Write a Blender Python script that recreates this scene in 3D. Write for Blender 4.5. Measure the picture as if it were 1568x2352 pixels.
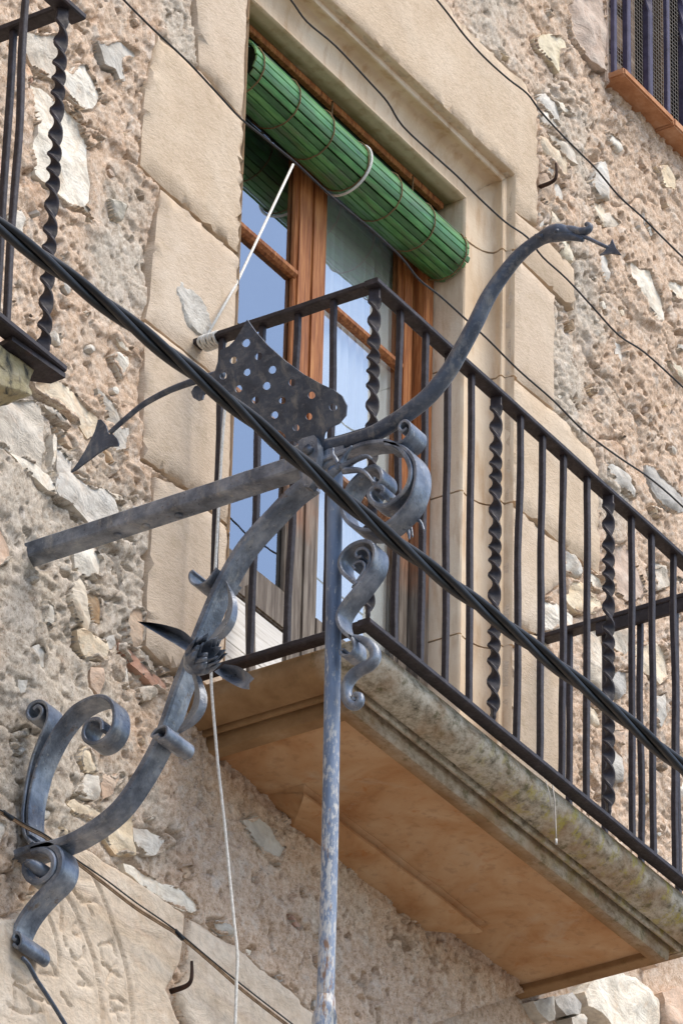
import bpy, bmesh, math, random
import numpy as np
from mathutils import Vector, Matrix, noise as mnoise
from mathutils.geometry import delaunay_2d_cdt

for o in list(bpy.data.objects): bpy.data.objects.remove(o)
scene = bpy.context.scene
COL = scene.collection
rnd = random.Random(7)

# ------------------------------------------------------------------ camera
# photo coordinates are used on a 1568 x 2352 grid
F = 16000/1.22449; CX, CY = 784., 1176.
DIST = 14.2
def cam_axes(yaw, pitch, roll):
    yaw, pitch, roll = map(math.radians, (yaw, pitch, roll))
    cy, sy, cp, sp = math.cos(yaw), math.sin(yaw), math.cos(pitch), math.sin(pitch)
    f = np.array([cp*sy, cp*cy, sp]); r = np.array([cy, -sy, 0.]); u = np.cross(r, f)
    cr, sr = math.cos(roll), math.sin(roll)
    return cr*r+sr*u, -sr*r+cr*u, f
RR, UU, WW = cam_axes(56.46, 31.67, 1.47)
CAM = -DIST*WW
cd = bpy.data.cameras.new('camera'); cam = bpy.data.objects.new('camera', cd); COL.objects.link(cam)
M = Matrix(((RR[0], UU[0], -WW[0], CAM[0]), (RR[1], UU[1], -WW[1], CAM[1]), (RR[2], UU[2], -WW[2], CAM[2]), (0, 0, 0, 1)))
cam.matrix_world = M
cd.sensor_fit = 'VERTICAL'; cd.sensor_height = 36.; cd.lens = F/2352*36.
cd.clip_start = 0.1; cd.clip_end = 2000
scene.camera = cam
scene.render.resolution_x = 682; scene.render.resolution_y = 1024

# ------------------------------------------------------------------ light
SUN = Vector((0.16, -0.60, 0.95)).normalized()
w = bpy.data.worlds.new('World'); scene.world = w; w.use_nodes = True
nt = w.node_tree; nt.nodes.clear()
sky = nt.nodes.new('ShaderNodeTexSky'); sky.sky_type = 'NISHITA'; sky.sun_disc = False
sky.sun_elevation = math.asin(SUN.z); sky.sun_rotation = math.atan2(SUN.x, SUN.y)
sky.air_density = 1.0; sky.dust_density = 1.2; sky.ozone_density = 1.0
bg = nt.nodes.new('ShaderNodeBackground'); bg.inputs[1].default_value = 0.135
out = nt.nodes.new('ShaderNodeOutputWorld')
nt.links.new(sky.outputs[0], bg.inputs[0]); nt.links.new(bg.outputs[0], out.inputs[0])
sl = bpy.data.lights.new('sun', 'SUN'); sl.energy = 2.0; sl.angle = math.radians(42); sl.color = (1, .89, .74)
so = bpy.data.objects.new('sun', sl); COL.objects.link(so); so.rotation_euler = SUN.to_track_quat('Z', 'Y').to_euler(); so.location = (2, -6, 8)
vs = scene.view_settings; vs.view_transform = 'Standard'; vs.look = 'None'; vs.gamma = 1; vs.use_curve_mapping = False
vs.exposure = 0.86
try: scene.cycles.max_bounces = 6
except Exception: pass

# ------------------------------------------------------------------ photo pixel -> place helpers
CROP = {'d': (0, 0, 1/1.22449), 'A': (0, 120, 3.7333), 'B': (0, 1130, 3.7333), 'C': (0, 1500, 2.6125), 'D': (1480, 1250, 3.5636),
        'E': (1300, 100, 3.36), 'F': (1650, 600, 3.359), 'G': (600, 2100, 1.96), 'H': (150, 900, 3.136), 'K': (0, 960, 1.6333),
        'L': (0, 1920, 1.6333), 'M': (1480, 1600, 2.614), 'N': (960, 0, 1.6333), 'Q': (1200, 2500, 2.1778), 'S': (800, 1150, 3.136),
        'T': (350, 1550, 3.4844), 'W': (500, 880, 2.6133), 'P': (850, 1480, 4.2767), 'Z': (0, 1900, 2.768), 'X': (1100, 580, 2.24),
        'Y': (0, 2350, 2.8), 'J': (960, 960, 1.6333)}
def px(tag, pts):
    ox, oy, s = CROP[tag]
    return [((ox+x/s)/1.22449, (oy+y/s)/1.22449) for x, y in pts]
def ray(u, v): return WW+RR*(u-CX)/F-UU*(v-CY)/F
def on(ax, val, u, v):
    r = ray(u, v); return CAM+r*((val-CAM[ax])/r[ax])
def wy(p, y=0.): return on(1, y, *p)
def wx(p, x): return on(0, x, *p)
def wpl(p, p0, n):
    r = ray(*p); n = np.array(n, float); return CAM+r*(((np.array(p0)-CAM)@n)/(r@n))
def wallpoly(tag, pts): return [(q[0], q[2]) for q in (wy(p) for p in px(tag, pts))]

# ------------------------------------------------------------------ materials
MATS = {}
class NT:
    def __init__(s, name):
        s.m = bpy.data.materials.new(name); s.m.use_nodes = True; s.t = s.m.node_tree; s.t.nodes.clear()
        s.o = s.t.nodes.new('ShaderNodeOutputMaterial'); s.b = s.t.nodes.new('ShaderNodeBsdfPrincipled')
        s.t.links.new(s.b.outputs[0], s.o.inputs[0]); s.tc = s.t.nodes.new('ShaderNodeTexCoord'); MATS[name] = s.m
    def L(s, a, b): s.t.links.new(a, b)
    def co(s, sc=(1, 1, 1), rot=(0, 0, 0)):
        n = s.t.nodes.new('ShaderNodeMapping'); n.inputs['Scale'].default_value = sc; n.inputs['Rotation'].default_value = rot
        s.L(s.tc.outputs['Object'], n.inputs[0]); return n.outputs[0]
    def noise(s, scale, detail=6, rough=.6, co=None, dist=0.):
        n = s.t.nodes.new('ShaderNodeTexNoise'); n.inputs['Scale'].default_value = scale; n.inputs['Detail'].default_value = detail
        n.inputs['Roughness'].default_value = rough; n.inputs['Distortion'].default_value = dist
        s.L(co if co is not None else s.tc.outputs['Object'], n.inputs['Vector']); return n.outputs['Fac']
    def voro(s, scale, co=None, feat='F1'):
        n = s.t.nodes.new('ShaderNodeTexVoronoi'); n.inputs['Scale'].default_value = scale; n.feature = feat
        s.L(co if co is not None else s.tc.outputs['Object'], n.inputs['Vector']); return n.outputs['Distance']
    def ramp(s, f, stops):
        n = s.t.nodes.new('ShaderNodeValToRGB'); e = n.color_ramp.elements
        while len(e) < len(stops): e.new(.5)
        for k, (p, c) in enumerate(stops):
            e[k].position = p; e[k].color = (c, c, c, 1) if isinstance(c, (int, float)) else (*c, 1)
        s.L(f, n.inputs[0]); return n.outputs[0]
    def mix(s, f, a, b, mode='MIX'):
        n = s.t.nodes.new('ShaderNodeMix'); n.data_type = 'RGBA'; n.blend_type = mode
        for i, v in ((0, f), (6, a), (7, b)):
            if isinstance(v, (int, float)): n.inputs[i].default_value = v if i == 0 else (v, v, v, 1)
            elif isinstance(v, tuple): n.inputs[i].default_value = (*v, 1)
            else: s.L(v, n.inputs[i])
        return n.outputs[2]
    def math(s, op, a, b=0.):
        n = s.t.nodes.new('ShaderNodeMath'); n.operation = op
        for i, v in ((0, a), (1, b)):
            if isinstance(v, (int, float)): n.inputs[i].default_value = v
            else: s.L(v, n.inputs[i])
        return n.outputs[0]
    def attr(s, name):
        n = s.t.nodes.new('ShaderNodeAttribute'); n.attribute_name = name; return n.outputs['Fac']
    def sep(s):
        n = s.t.nodes.new('ShaderNodeSeparateXYZ'); s.L(s.tc.outputs['Object'], n.inputs[0]); return n.outputs
    def random(s):
        return s.t.nodes.new('ShaderNodeObjectInfo').outputs['Random']
    def geo(s, k): return s.t.nodes.new('ShaderNodeNewGeometry').outputs[k]
    def bump(s, h, strength=.5, dist=.01, prev=None):
        n = s.t.nodes.new('ShaderNodeBump'); n.inputs['Strength'].default_value = strength; n.inputs['Distance'].default_value = dist
        s.L(h, n.inputs['Height'])
        if prev is not None: s.L(prev, n.inputs['Normal'])
        return n.outputs[0]
    def fin(s, col, rough=.85, nrm=None, metal=0., spec=.3):
        for k, v in (('Base Color', col), ('Roughness', rough), ('Metallic', metal)):
            if isinstance(v, tuple): s.b.inputs[k].default_value = (*v, 1)
            elif isinstance(v, (int, float)): s.b.inputs[k].default_value = v
            else: s.L(v, s.b.inputs[k])
        s.b.inputs['Specular IOR Level'].default_value = spec
        if nrm is not None: s.L(nrm, s.b.inputs['Normal'])
        return s.m

def m_mortar():
    s = NT('mortar')
    tone = s.attr('tone'); n1 = s.noise(7, 5, .6); n2 = s.noise(55, 8, .78); n3 = s.noise(210, 6, .8); n4 = s.noise(17, 6, .65)
    pink = s.ramp(n2, [(.28, (.22, .125, .07)), (.42, (.54, .385, .27)), (.55, (.71, .55, .42)), (.72, (.86, .76, .64))])
    grey = s.ramp(n2, [(.26, (.19, .145, .105)), (.41, (.44, .37, .295)), (.55, (.62, .55, .46)), (.74, (.82, .77, .69))])
    f = s.ramp(s.math('ADD', tone, s.math('MULTIPLY', s.math('SUBTRACT', n1, .48), 1.2)), [(.24, 0.), (.68, 1.)])
    c = s.mix(f, pink, grey)
    c = s.mix(s.ramp(n4, [(.54, 0.), (.64, .55)]), c, (.74, .67, .59))
    c = s.mix(s.ramp(n3, [(.36, .6), (.48, 0.)]), c, (.20, .135, .09)); c = s.mix(s.ramp(n3, [(.56, 0.), (.66, .5)]), c, (.84, .79, .71))
    c = s.mix(s.ramp(s.noise(4.2, 5, .6, s.co((1, 1, 2.2))), [(.58, 0.), (.72, .45)]), c, (.48, .28, .165))
    c = s.mix(s.ramp(s.voro(120), [(.10, .9), (.17, 0.)]), c, s.ramp(s.noise(60, 1), [(.4, (.30, .19, .12)), (.5, (.62, .5, .4)), (.6, (.88, .84, .78))]))
    c = s.mix(s.ramp(s.noise(75, 3, .6, s.co((1, 1, 1), (1, 2, 3))), [(.62, 0.), (.72, .65)]), c, (.16, .11, .08))
    b = s.bump(n3, .8, .003, s.bump(n2, .55, .007))
    return s.fin(c, .95, b, spec=.10)
def m_stone(name, stops, vein=(.35, .28, .2), veins=.45):
    s = NT(name); r = s.random()
    n1 = s.noise(9, 7, .62, s.co((1, 1, 2)), .6); n2 = s.noise(45, 6, .7); n3 = s.noise(14, 6, .65, s.co((1, 1, 1), (.4, 1, 0)), 1.2)
    c = s.ramp(n1, stops)
    c = s.mix(s.math('MULTIPLY', s.ramp(n3, [(.53, 0.), (.66, 1.)]), veins), c, vein)
    c = s.mix(s.ramp(n2, [(.3, .38), (.55, 0.)]), c, (.24, .20, .16))
    c = s.mix(s.ramp(s.voro(70), [(.0, .0), (.05, .35), (.09, 0.)]), c, (.3, .25, .2))
    hs = s.t.nodes.new('ShaderNodeHueSaturation'); s.L(c, hs.inputs['Color'])
    s.L(s.math('ADD', s.math('MULTIPLY', r, .3), .84), hs.inputs['Value']); s.L(s.math('ADD', s.math('MULTIPLY', r, .5), .6), hs.inputs['Saturation'])
    b = s.bump(s.noise(120, 6, .7), .7, .004, s.bump(n1, .9, .014))
    return s.fin(hs.outputs[0], .8, b, spec=.25)
def m_ashlar():
    s = NT('ashlar'); r = s.random()
    n1 = s.noise(3.5, 6, .6); n2 = s.noise(60, 5, .65, s.co((1, 1, 1.8), (0, .7, 0)))
    c = s.ramp(n1, [(.25, (.52, .395, .275)), (.5, (.63, .505, .375)), (.75, (.71, .60, .475))])
    c = s.mix(s.ramp(n2, [(.34, .3), (.52, 0.)]), c, (.40, .30, .19))
    c = s.mix(s.ramp(s.noise(170, 2, .5), [(.64, 0.), (.72, .5)]), c, (.34, .26, .18))
    c = s.mix(s.ramp(s.noise(9, 5, .6, s.co((1, 1, .35)), .4), [(.58, 0.), (.75, .35)]), c, (.50, .41, .31))
    c = s.mix(s.math('MULTIPLY', r, .40), c, (.62, .53, .45))
    c = s.mix(s.ramp(s.noise(14, 7, .7, s.co((1, 1, 1), (1, 0, 2)), .5), [(.55, 0.), (.68, .45)]), c, (.46, .36, .25))
    tm = s.noise(34, 3, .6, s.co((1, 1, 4.5), (0, .72, 0)), .3); c = s.mix(s.ramp(tm, [(.38, .30), (.5, 0.)]), c, (.42, .32, .215))
    # streaks of damp dirt running down
    b = s.bump(s.noise(110, 4, .65, s.co((1, 1, 2.4), (0, .75, 0))), .75, .004, s.bump(n1, .3, .02))
    return s.fin(c, .9, b, spec=.12)
def m_moulding():
    s = NT('moulding_stone')
    n1 = s.noise(5, 6, .6, s.co((1, 1, .8))); st = s.noise(11, 5, .6, s.co((2.4, 2.4, .45)))
    c = s.ramp(n1, [(.25, (.52, .385, .25)), (.5, (.68, .54, .39)), (.78, (.78, .68, .54))])
    c = s.mix(s.ramp(st, [(.50, 0.), (.70, .6)]), c, (.42, .25, .125))
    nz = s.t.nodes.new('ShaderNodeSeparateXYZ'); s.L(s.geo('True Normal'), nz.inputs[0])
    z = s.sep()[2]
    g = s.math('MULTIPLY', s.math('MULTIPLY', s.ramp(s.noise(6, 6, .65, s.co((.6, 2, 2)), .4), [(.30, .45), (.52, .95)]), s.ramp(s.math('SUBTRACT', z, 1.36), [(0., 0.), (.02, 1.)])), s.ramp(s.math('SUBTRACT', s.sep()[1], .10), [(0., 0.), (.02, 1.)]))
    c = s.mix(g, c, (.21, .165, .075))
    b = s.bump(s.noise(130, 4, .6), .3, .003, s.bump(n1, .3, .015))
    return s.fin(c, .88, b, spec=.18)
def m_slab():
    s = NT('slab_stone'); x, y, z = s.sep()
    n1 = s.noise(8, 7, .65); n2 = s.noise(42, 8, .75, s.co((.8, 1, 1.2), (0, .5, 0)))
    c = s.ramp(n1, [(.25, (.21, .12, .058)), (.55, (.33, .205, .105)), (.8, (.46, .325, .20))])
    front = s.ramp(s.math('ADD', s.math('MULTIPLY', y, -1.), s.math('MULTIPLY', s.math('SUBTRACT', n1, .5), .05)), [(.36, 0.), (.42, 1.)])
    gre = s.ramp(n2, [(.30, (.06, .058, .045)), (.42, (.27, .245, .19)), (.55, (.50, .46, .38)), (.75, (.64, .60, .52))])
    c = s.mix(s.math('MULTIPLY', front, s.ramp(s.noise(7, 5, .6), [(.32, .25), (.55, .95)])), c, gre)
    lic = s.math('MULTIPLY', s.ramp(s.noise(26, 6, .72, s.co((1, 1, .5), (0, .5, 0))), [(.52, 0.), (.63, .75)]), s.math('MULTIPLY', s.math('MULTIPLY', front, s.ramp(s.math('ADD', z, .93), [(0., .25), (.03, 1.)])), s.ramp(s.math('ADD', x, s.math('MULTIPLY', n1, .6)), [(.0, 0.), (.5, 1.)])))
    c = s.mix(lic, c, (.42, .36, .08))
    moss = s.math('MULTIPLY', s.ramp(s.noise(22, 6, .7), [(.55, 0.), (.66, .8)]), s.ramp(s.math('MULTIPLY', y, -1.), [(.2, 0.), (.45, .9)]))
    c = s.mix(moss, c, (.085, .082, .03))
    b = s.bump(s.noise(140, 6, .75), .7, .003, s.bump(n1, .25, .01))
    return s.fin(c, .93, b, spec=.12)
def m_soffit():
    s = NT('soffit_plaster'); n1 = s.noise(5, 6, .6, None, .5); n2 = s.noise(40, 5, .6)
    c = s.ramp(n1, [(.3, (.38, .18, .075)), (.46, (.49, .285, .145)), (.60, (.55, .36, .21)), (.8, (.57, .43, .30))])
    c = s.mix(s.ramp(s.noise(16, 5, .65, None, .8), [(.6, 0.), (.72, .6)]), c, (.42, .15, .035))
    c = s.mix(s.ramp(n2, [(.34, .3), (.46, 0.)]), c, (.26, .15, .08))
    c = s.mix(s.ramp(s.noise(2.6, 7, .7, None, 1.5), [(.56, 0.), (.66, .6)]), c, (.52, .40, .29))
    c = s.mix(s.ramp(s.voro(9, None, 'DISTANCE_TO_EDGE'), [(.0, .0), (.004, 0.), (.006, 0.)]), c, (.1, .06, .03))
    return s.fin(c, .92, s.bump(n2, .35, .004), spec=.12)
def m_iron():   # blue-grey painted wrought iron
    s = NT('blue_grey_iron'); n1 = s.noise(14, 6, .65); n2 = s.noise(55, 5, .65); n3 = s.noise(26, 6, .7, s.co((1, 1, .35)))
    c = s.ramp(n1, [(.30, (.042, .054, .078)), (.48, (.140, .168, .215)), (.70, (.35, .385, .44))])
    c = s.mix(s.ramp(n3, [(.55, 0.), (.70, .6)]), c, (.42, .41, .38))
    c = s.mix(s.ramp(n2, [(.62, 0.), (.72, .55)]), c, (.52, .50, .46))
    c = s.mix(s.ramp(s.noise(20, 6, .7, s.co((1, 1, 1), (2, 1, 0))), [(.62, 0.), (.70, .7)]), c, (.14, .085, .04))
    return s.fin(c, s.ramp(n2, [(.3, .24), (.7, .48)]), s.bump(n2, .3, .003, s.bump(n1, .45, .010)), metal=.35, spec=.7)
def m_dark_iron():
    s = NT('dark_blue_iron'); n1 = s.noise(16, 6, .65); n2 = s.noise(45, 6, .7); n3 = s.noise(30, 6, .7, s.co((1, 1, .4)))
    c = s.ramp(n1, [(.3, (.032, .042, .063)), (.55, (.072, .092, .13)), (.8, (.14, .16, .195))])
    c = s.mix(s.ramp(n3, [(.52, 0.), (.68, .6)]), c, (.30, .29, .27))
    c = s.mix(s.ramp(s.noise(70, 8, .75, s.co((1, .5, 1), (1, 1, 0))), [(.52, 0.), (.62, .35)]), c, (.24, .25, .27))
    c = s.mix(s.ramp(n2, [(.66, 0.), (.74, .5)]), c, (.36, .345, .31))
    return s.fin(c, s.ramp(n2, [(.3, .34), (.7, .58)]), s.bump(n2, .3, .003), metal=.25, spec=.55)
def m_pole():
    s = NT('worn_pole_paint'); z = s.sep()[2]; n1 = s.noise(24, 6, .65, s.co((1, 1, .16))); n2 = s.noise(120, 6, .7, s.co((1, 1, .3)))
    c = s.ramp(n1, [(.3, (.09, .125, .19)), (.5, (.17, .225, .325)), (.75, (.27, .33, .43))])
    wear = s.ramp(s.math('ADD', n2, s.math('MULTIPLY', s.math('ADD', z, 1.2), -.13)), [(.56, 0.), (.66, .9)])
    c = s.mix(wear, c, (.54, .53, .50))
    c = s.mix(s.ramp(s.math('ADD', s.noise(50, 6, .7, s.co((1, 1, .25), (0, 0, 1))), s.math('MULTIPLY', s.math('ADD', z, 1.3), -.09)), [(.63, 0.), (.70, .9)]), c, (.24, .12, .05))
    return s.fin(c, .5, s.bump(n2, .3, .003), spec=.45)
def m_rail():   # old railing paint, purple-black
    s = NT('railing_paint'); n1 = s.noise(30, 6, .65); n2 = s.noise(110, 4, .6)
    c = s.ramp(n1, [(.3, (.013, .010, .012)), (.55, (.028, .022, .027)), (.8, (.062, .055, .068))])
    c = s.mix(s.ramp(s.noise(18, 6, .7), [(.60, 0.), (.72, .55)]), c, (.085, .036, .020))
    return s.fin(c, s.ramp(n2, [(.3, .42), (.7, .7)]), s.bump(n2, .3, .002, s.bump(n1, .3, .005)), spec=.4)
def m_wood():
    s = NT('weathered_wood'); x, y, z = s.sep()
    n = s.noise(7, 7, .65, s.co((14, 14, .9))); n2 = s.noise(4, 5, .6)
    warm = s.ramp(n, [(.25, (.085, .026, .009)), (.48, (.30, .105, .033)), (.72, (.52, .235, .085))])
    grey = s.ramp(n, [(.25, (.05, .037, .028)), (.5, (.135, .108, .085)), (.75, (.30, .265, .22))])
    f = s.ramp(s.math('ADD', z, s.math('MULTIPLY', s.math('SUBTRACT', n2, .5), .7)), [(.1, 1.), (.42, 0.)])
    c = s.mix(f, warm, grey)
    return s.fin(c, .6, s.bump(n, .5, .006), spec=.3)
def m_white_wood():
    s = NT('white_boards'); n = s.noise(6, 6, .6, s.co((1.2, 6, 22)))
    c = s.ramp(n, [(.28, (.36, .33, .29)), (.45, (.66, .64, .60)), (.75, (.80, .79, .77))])
    return s.fin(c, .7, s.bump(n, .3, .004))
def m_glass():
    s = NT('window_glass'); t = s.t
    gl = t.nodes.new('ShaderNodeBsdfGlossy'); gl.inputs['Roughness'].default_value = .012; gl.inputs['Color'].default_value = (.84, .92, 1, 1)
    tr = t.nodes.new('ShaderNodeBsdfTransparent'); tr.inputs['Color'].default_value = (.94, .96, .96, 1)
    fr = t.nodes.new('ShaderNodeFresnel'); fr.inputs['IOR'].default_value = 1.9
    s.L(s.bump(s.noise(5, 2, .5), .06, .01), gl.inputs['Normal'])
    mx = t.nodes.new('ShaderNodeMixShader'); s.L(s.math('MULTIPLY', s.math('MINIMUM', s.math('MULTIPLY', fr.outputs[0], 3.0), 1.), s.math('SUBTRACT', 1., s.geo('Backfacing'))), mx.inputs[0]); s.L(tr.outputs[0], mx.inputs[1]); s.L(gl.outputs[0], mx.inputs[2])
    s.L(mx.outputs[0], s.o.inputs[0]); return s.m
def m_simple(name, stops, scale, rough=.7, bump=.3, co=(1, 1, 1), spec=.3, bd=.004):
    s = NT(name); n = s.noise(scale, 6, .65, s.co(co)); return s.fin(s.ramp(n, stops), rough, s.bump(n, bump, bd), spec=spec)
def m_blind():
    s = NT('green_slat'); r = s.random(); n = s.noise(9, 6, .65, s.co((1.2, 6, 6)))
    c = s.ramp(n, [(.3, (.025, .11, .03)), (.5, (.075, .27, .075)), (.72, (.16, .42, .14))])
    c = s.mix(s.math('MULTIPLY', s.ramp(s.noise(6, 6, .7, s.co((1, 5, 5), (1, 0, 0))), [(.50, 0.), (.66, .8)]), s.math('ADD', r, .25)), c, (.13, .14, .095))
    hs = s.t.nodes.new('ShaderNodeHueSaturation'); s.L(c, hs.inputs['Color']); s.L(s.math('ADD', s.math('MULTIPLY', r, .6), .5), hs.inputs['Value'])
    return s.fin(hs.outputs[0], .38, s.bump(n, .2, .002), spec=.6)
m_mortar(); m_ashlar(); m_moulding(); m_slab(); m_soffit(); m_iron(); m_dark_iron(); m_pole(); m_rail(); m_wood(); m_white_wood(); m_glass(); m_blind()
m_stone('white_stone', [(.25, (.47, .40, .32)), (.5, (.78, .72, .61)), (.75, (.88, .85, .77))], (.64, .46, .29))
m_stone('cream_stone', [(.25, (.48, .38, .26)), (.5, (.73, .62, .46)), (.75, (.83, .75, .62))], (.64, .40, .21))
m_stone('grey_stone', [(.25, (.33, .30, .26)), (.5, (.56, .53, .47)), (.75, (.72, .69, .63))], (.55, .44, .32), .4)
m_stone('yellow_stone', [(.25, (.44, .385, .28)), (.5, (.66, .59, .45)), (.75, (.76, .71, .60))], (.55, .46, .27))
m_stone('brown_stone', [(.25, (.20, .13, .075)), (.5, (.36, .265, .175)), (.75, (.48, .38, .27))], (.45, .25, .11))
m_stone('orange_stone', [(.25, (.48, .27, .12)), (.5, (.66, .43, .24)), (.75, (.75, .57, .38))], (.42, .2, .08))
m_stone('pink_stone', [(.25, (.45, .30, .20)), (.5, (.62, .45, .33)), (.75, (.73, .59, .46))], (.48, .26, .13))
m_stone('red_tile', [(.25, (.32, .14, .08)), (.5, (.48, .25, .16)), (.75, (.60, .39, .28))], (.62, .46, .36), .5)
m_stone('lichen_stone', [(.25, (.20, .16, .08)), (.5, (.40, .34, .19)), (.75, (.58, .53, .38))], (.05, .055, .05), 1.)
m_stone('carved_stone', [(.25, (.50, .39, .28)), (.5, (.65, .54, .42)), (.75, (.72, .63, .52))], (.55, .40, .27), .4)
m_simple('black_cable', [(.3, (.004, .005, .007)), (.7, (.012, .015, .020))], 40, .42, .15, spec=.32)
m_simple('shaded_slat', [(.3, (.008, .014, .007)), (.7, (.016, .03, .014))], 12, .8)  # near-black version of the green slats: shade put into the colour
m_simple('black_wire', [(.3, (.010, .010, .011)), (.7, (.04, .04, .042))], 60, .5, .1)
m_simple('brown_wire', [(.3, (.12, .07, .035)), (.7, (.32, .21, .12))], 60, .5, .1)
m_simple('white_rope', [(.3, (.50, .49, .45)), (.6, (.78, .77, .73))], 160, .85, .6)
m_simple('brown_twine', [(.3, (.10, .055, .025)), (.7, (.26, .17, .08))], 120, .9, .5)
m_simple('rust_iron', [(.3, (.018, .010, .008)), (.7, (.075, .035, .022))], 45, .75, .4)
m_simple('terracotta', [(.3, (.30, .12, .05)), (.5, (.45, .215, .105)), (.75, (.58, .35, .22))], 14, .85, .4)
m_simple('purple_paint', [(.3, (.035, .03, .055)), (.7, (.095, .085, .145))], 20, .5, .2)
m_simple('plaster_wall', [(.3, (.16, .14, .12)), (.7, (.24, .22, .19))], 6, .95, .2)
m_simple('dark_room', [(.3, (.02, .017, .015)), (.7, (.05, .043, .038))], 6, .95)  # gloom of the room behind the bars, put into the wall colour
m_simple('curtain_cloth', [(.3, (.76, .74, .70)), (.7, (.90, .89, .87))], 10, .9, .3, (6, 6, .4))
m_simple('shutter_wood', [(.3, (.10, .065, .04)), (.55, (.22, .145, .09)), (.75, (.40, .33, .26))], 8, .75, .4, (1.2, 4, 8))
m_simple('paving', [(.3, (.18, .165, .145)), (.7, (.26, .24, .21))], 3, .95, .3)
m_simple('wire_mesh', [(.3, (.16, .14, .12)), (.7, (.30, .27, .23))], 30, .6, .1)
m_simple('dust_thread', [(.3, (.40, .36, .31)), (.7, (.62, .58, .52))], 30, .9, .1)

# ------------------------------------------------------------------ object helpers
def thing(name, loc, label, cat, group=None):
    o = bpy.data.objects.new(name, None); o.empty_display_size = .05; COL.objects.link(o); o.location = loc
    o['label'] = label; o['category'] = cat
    if group: o['group'] = group
    return o
def tag(o, label, cat, group=None):
    o['label'] = label; o['category'] = cat
    if group: o['group'] = group
    return o
def root_loc(o):
    v = Vector((0, 0, 0))
    while o is not None: v = v+o.location; o = o.parent
    return v
def mk(name, verts, faces, mat, parent=None, smooth=True, origin=None):
    me = bpy.data.meshes.new(name)
    if origin is not None: verts = [(v[0]-origin[0], v[1]-origin[1], v[2]-origin[2]) for v in verts]
    me.from_pydata([tuple(map(float, v)) for v in verts], [], faces); me.update()
    me.materials.append(MATS[mat])
    if smooth: me.polygons.foreach_set('use_smooth', [True]*len(me.polygons))
    return link(me, name, parent, origin)
def link(me, name, parent=None, loc=None):
    o = bpy.data.objects.new(name, me); COL.objects.link(o)
    if loc is not None: o.location = loc
    if parent is not None:
        o.parent = parent; o.matrix_parent_inverse = Matrix.Translation(-tot(parent))
    return o
TOT = {}
def tot(o):     # world position of an object whose ancestors are all unrotated
    if o.name not in TOT:
        v = o.location.copy()
        if o.parent is not None: v = v+tot(o.parent)+o.matrix_parent_inverse.translation
        TOT[o.name] = v
    return TOT[o.name]
def autosmooth(o, ang=40):
    me = o.data
    bm = bmesh.new(); bm.from_mesh(me)
    for e in bm.edges:
        if len(e.link_faces) == 2 and e.calc_face_angle(0) > math.radians(ang): e.smooth = False
    bm.to_mesh(me); bm.free(); return o
def catmull(pts, n=8, closed=False):
    P = [np.array(p, float) for p in pts]
    if len(P) < 3: return P
    out = []
    Q = [2*P[0]-P[1]]+P+[2*P[-1]-P[-2]]
    for i in range(1, len(Q)-2):
        a, b, c, d = Q[i-1:i+3]
        for k in range(n):
            t = k/n
            out.append(.5*((2*b)+(-a+c)*t+(2*a-5*b+4*c-d)*t*t+(-a+3*b-3*c+d)*t**3))
    out.append(P[-1]); return out
def sweep(path, profile, ref=(1, 0, 0), scale=None, twist=None, cap=True):
    """sweep a 2-D profile [(a,b)] : a along the side vector, b along the ref-ish vector"""
    path = [np.array(p, float) for p in path]; n = len(path); m = len(profile); V = []; Fc = []
    ref = np.array(ref, float); pr = None
    for i in range(n):
        t = path[min(i+1, n-1)]-path[max(i-1, 0)]; t /= (np.linalg.norm(t)+1e-12)
        r = ref-t*(ref@t)
        if np.linalg.norm(r) < 1e-3: r = pr if pr is not None else np.cross(t, [0, 0, 1.])
        r = r/np.linalg.norm(r); pr = r; s = np.cross(t, r)
        sc = 1. if scale is None else scale[i]; tw = 0. if twist is None else twist[i]
        ct, st = math.cos(tw), math.sin(tw)
        for a, b in profile:
            a2, b2 = (a*ct-b*st), (a*st+b*ct)
            V.append(path[i]+(s*a2+r*b2)*sc)
    for i in range(n-1):
        for j in range(m):
            k = (j+1) % m
            Fc.append((i*m+j, i*m+k, (i+1)*m+k, (i+1)*m+j))
    if cap: Fc.append(tuple(range(m-1, -1, -1))); Fc.append(tuple((n-1)*m+j for j in range(m)))
    return V, Fc
def circ(r, n=10): return [(r*math.cos(2*math.pi*k/n), r*math.sin(2*math.pi*k/n)) for k in range(n)]
def tube(name, path, r, mat, parent=None, n=10, radii=None, ref=(.3, .2, 1), origin=None):
    V, Fc = sweep(path, circ(1. if radii is not None else r, n), ref, scale=radii); return mk(name, V, Fc, mat, parent, True, origin)
def rrect(a, b, c=.15):
    k = min(a, b)*c
    return [(-a/2+k, -b/2), (a/2-k, -b/2), (a/2, -b/2+k), (a/2, b/2-k), (a/2-k, b/2), (-a/2+k, b/2), (-a/2, b/2-k), (-a/2, -b/2+k)]
def bar(name, path, a, b, mat, parent=None, ref=(1, 0, 0), scale=None, twist=None, c=.15, origin=None):
    V, Fc = sweep(path, rrect(a, b, c), ref, scale, twist); o = mk(name, V, Fc, mat, parent, True, origin); return autosmooth(o, 35)
def box(name, lo, hi, mat, parent=None, bev=.003, jit=0., origin=None):
    bm = bmesh.new(); bmesh.ops.create_cube(bm, size=1)
    for v in bm.verts: v.co = Vector([(lo[k]+hi[k])/2+v.co[k]*(hi[k]-lo[k])+(rnd.uniform(-jit, jit) if jit else 0) for k in range(3)])
    if bev: bmesh.ops.bevel(bm, geom=bm.edges[:], offset=bev, segments=2, affect='EDGES')
    if origin is not None: bmesh.ops.translate(bm, verts=bm.verts, vec=-Vector(origin))
    me = bpy.data.meshes.new(name); bm.to_mesh(me); bm.free(); me.materials.append(MATS[mat])
    return link(me, name, parent, origin)
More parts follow.
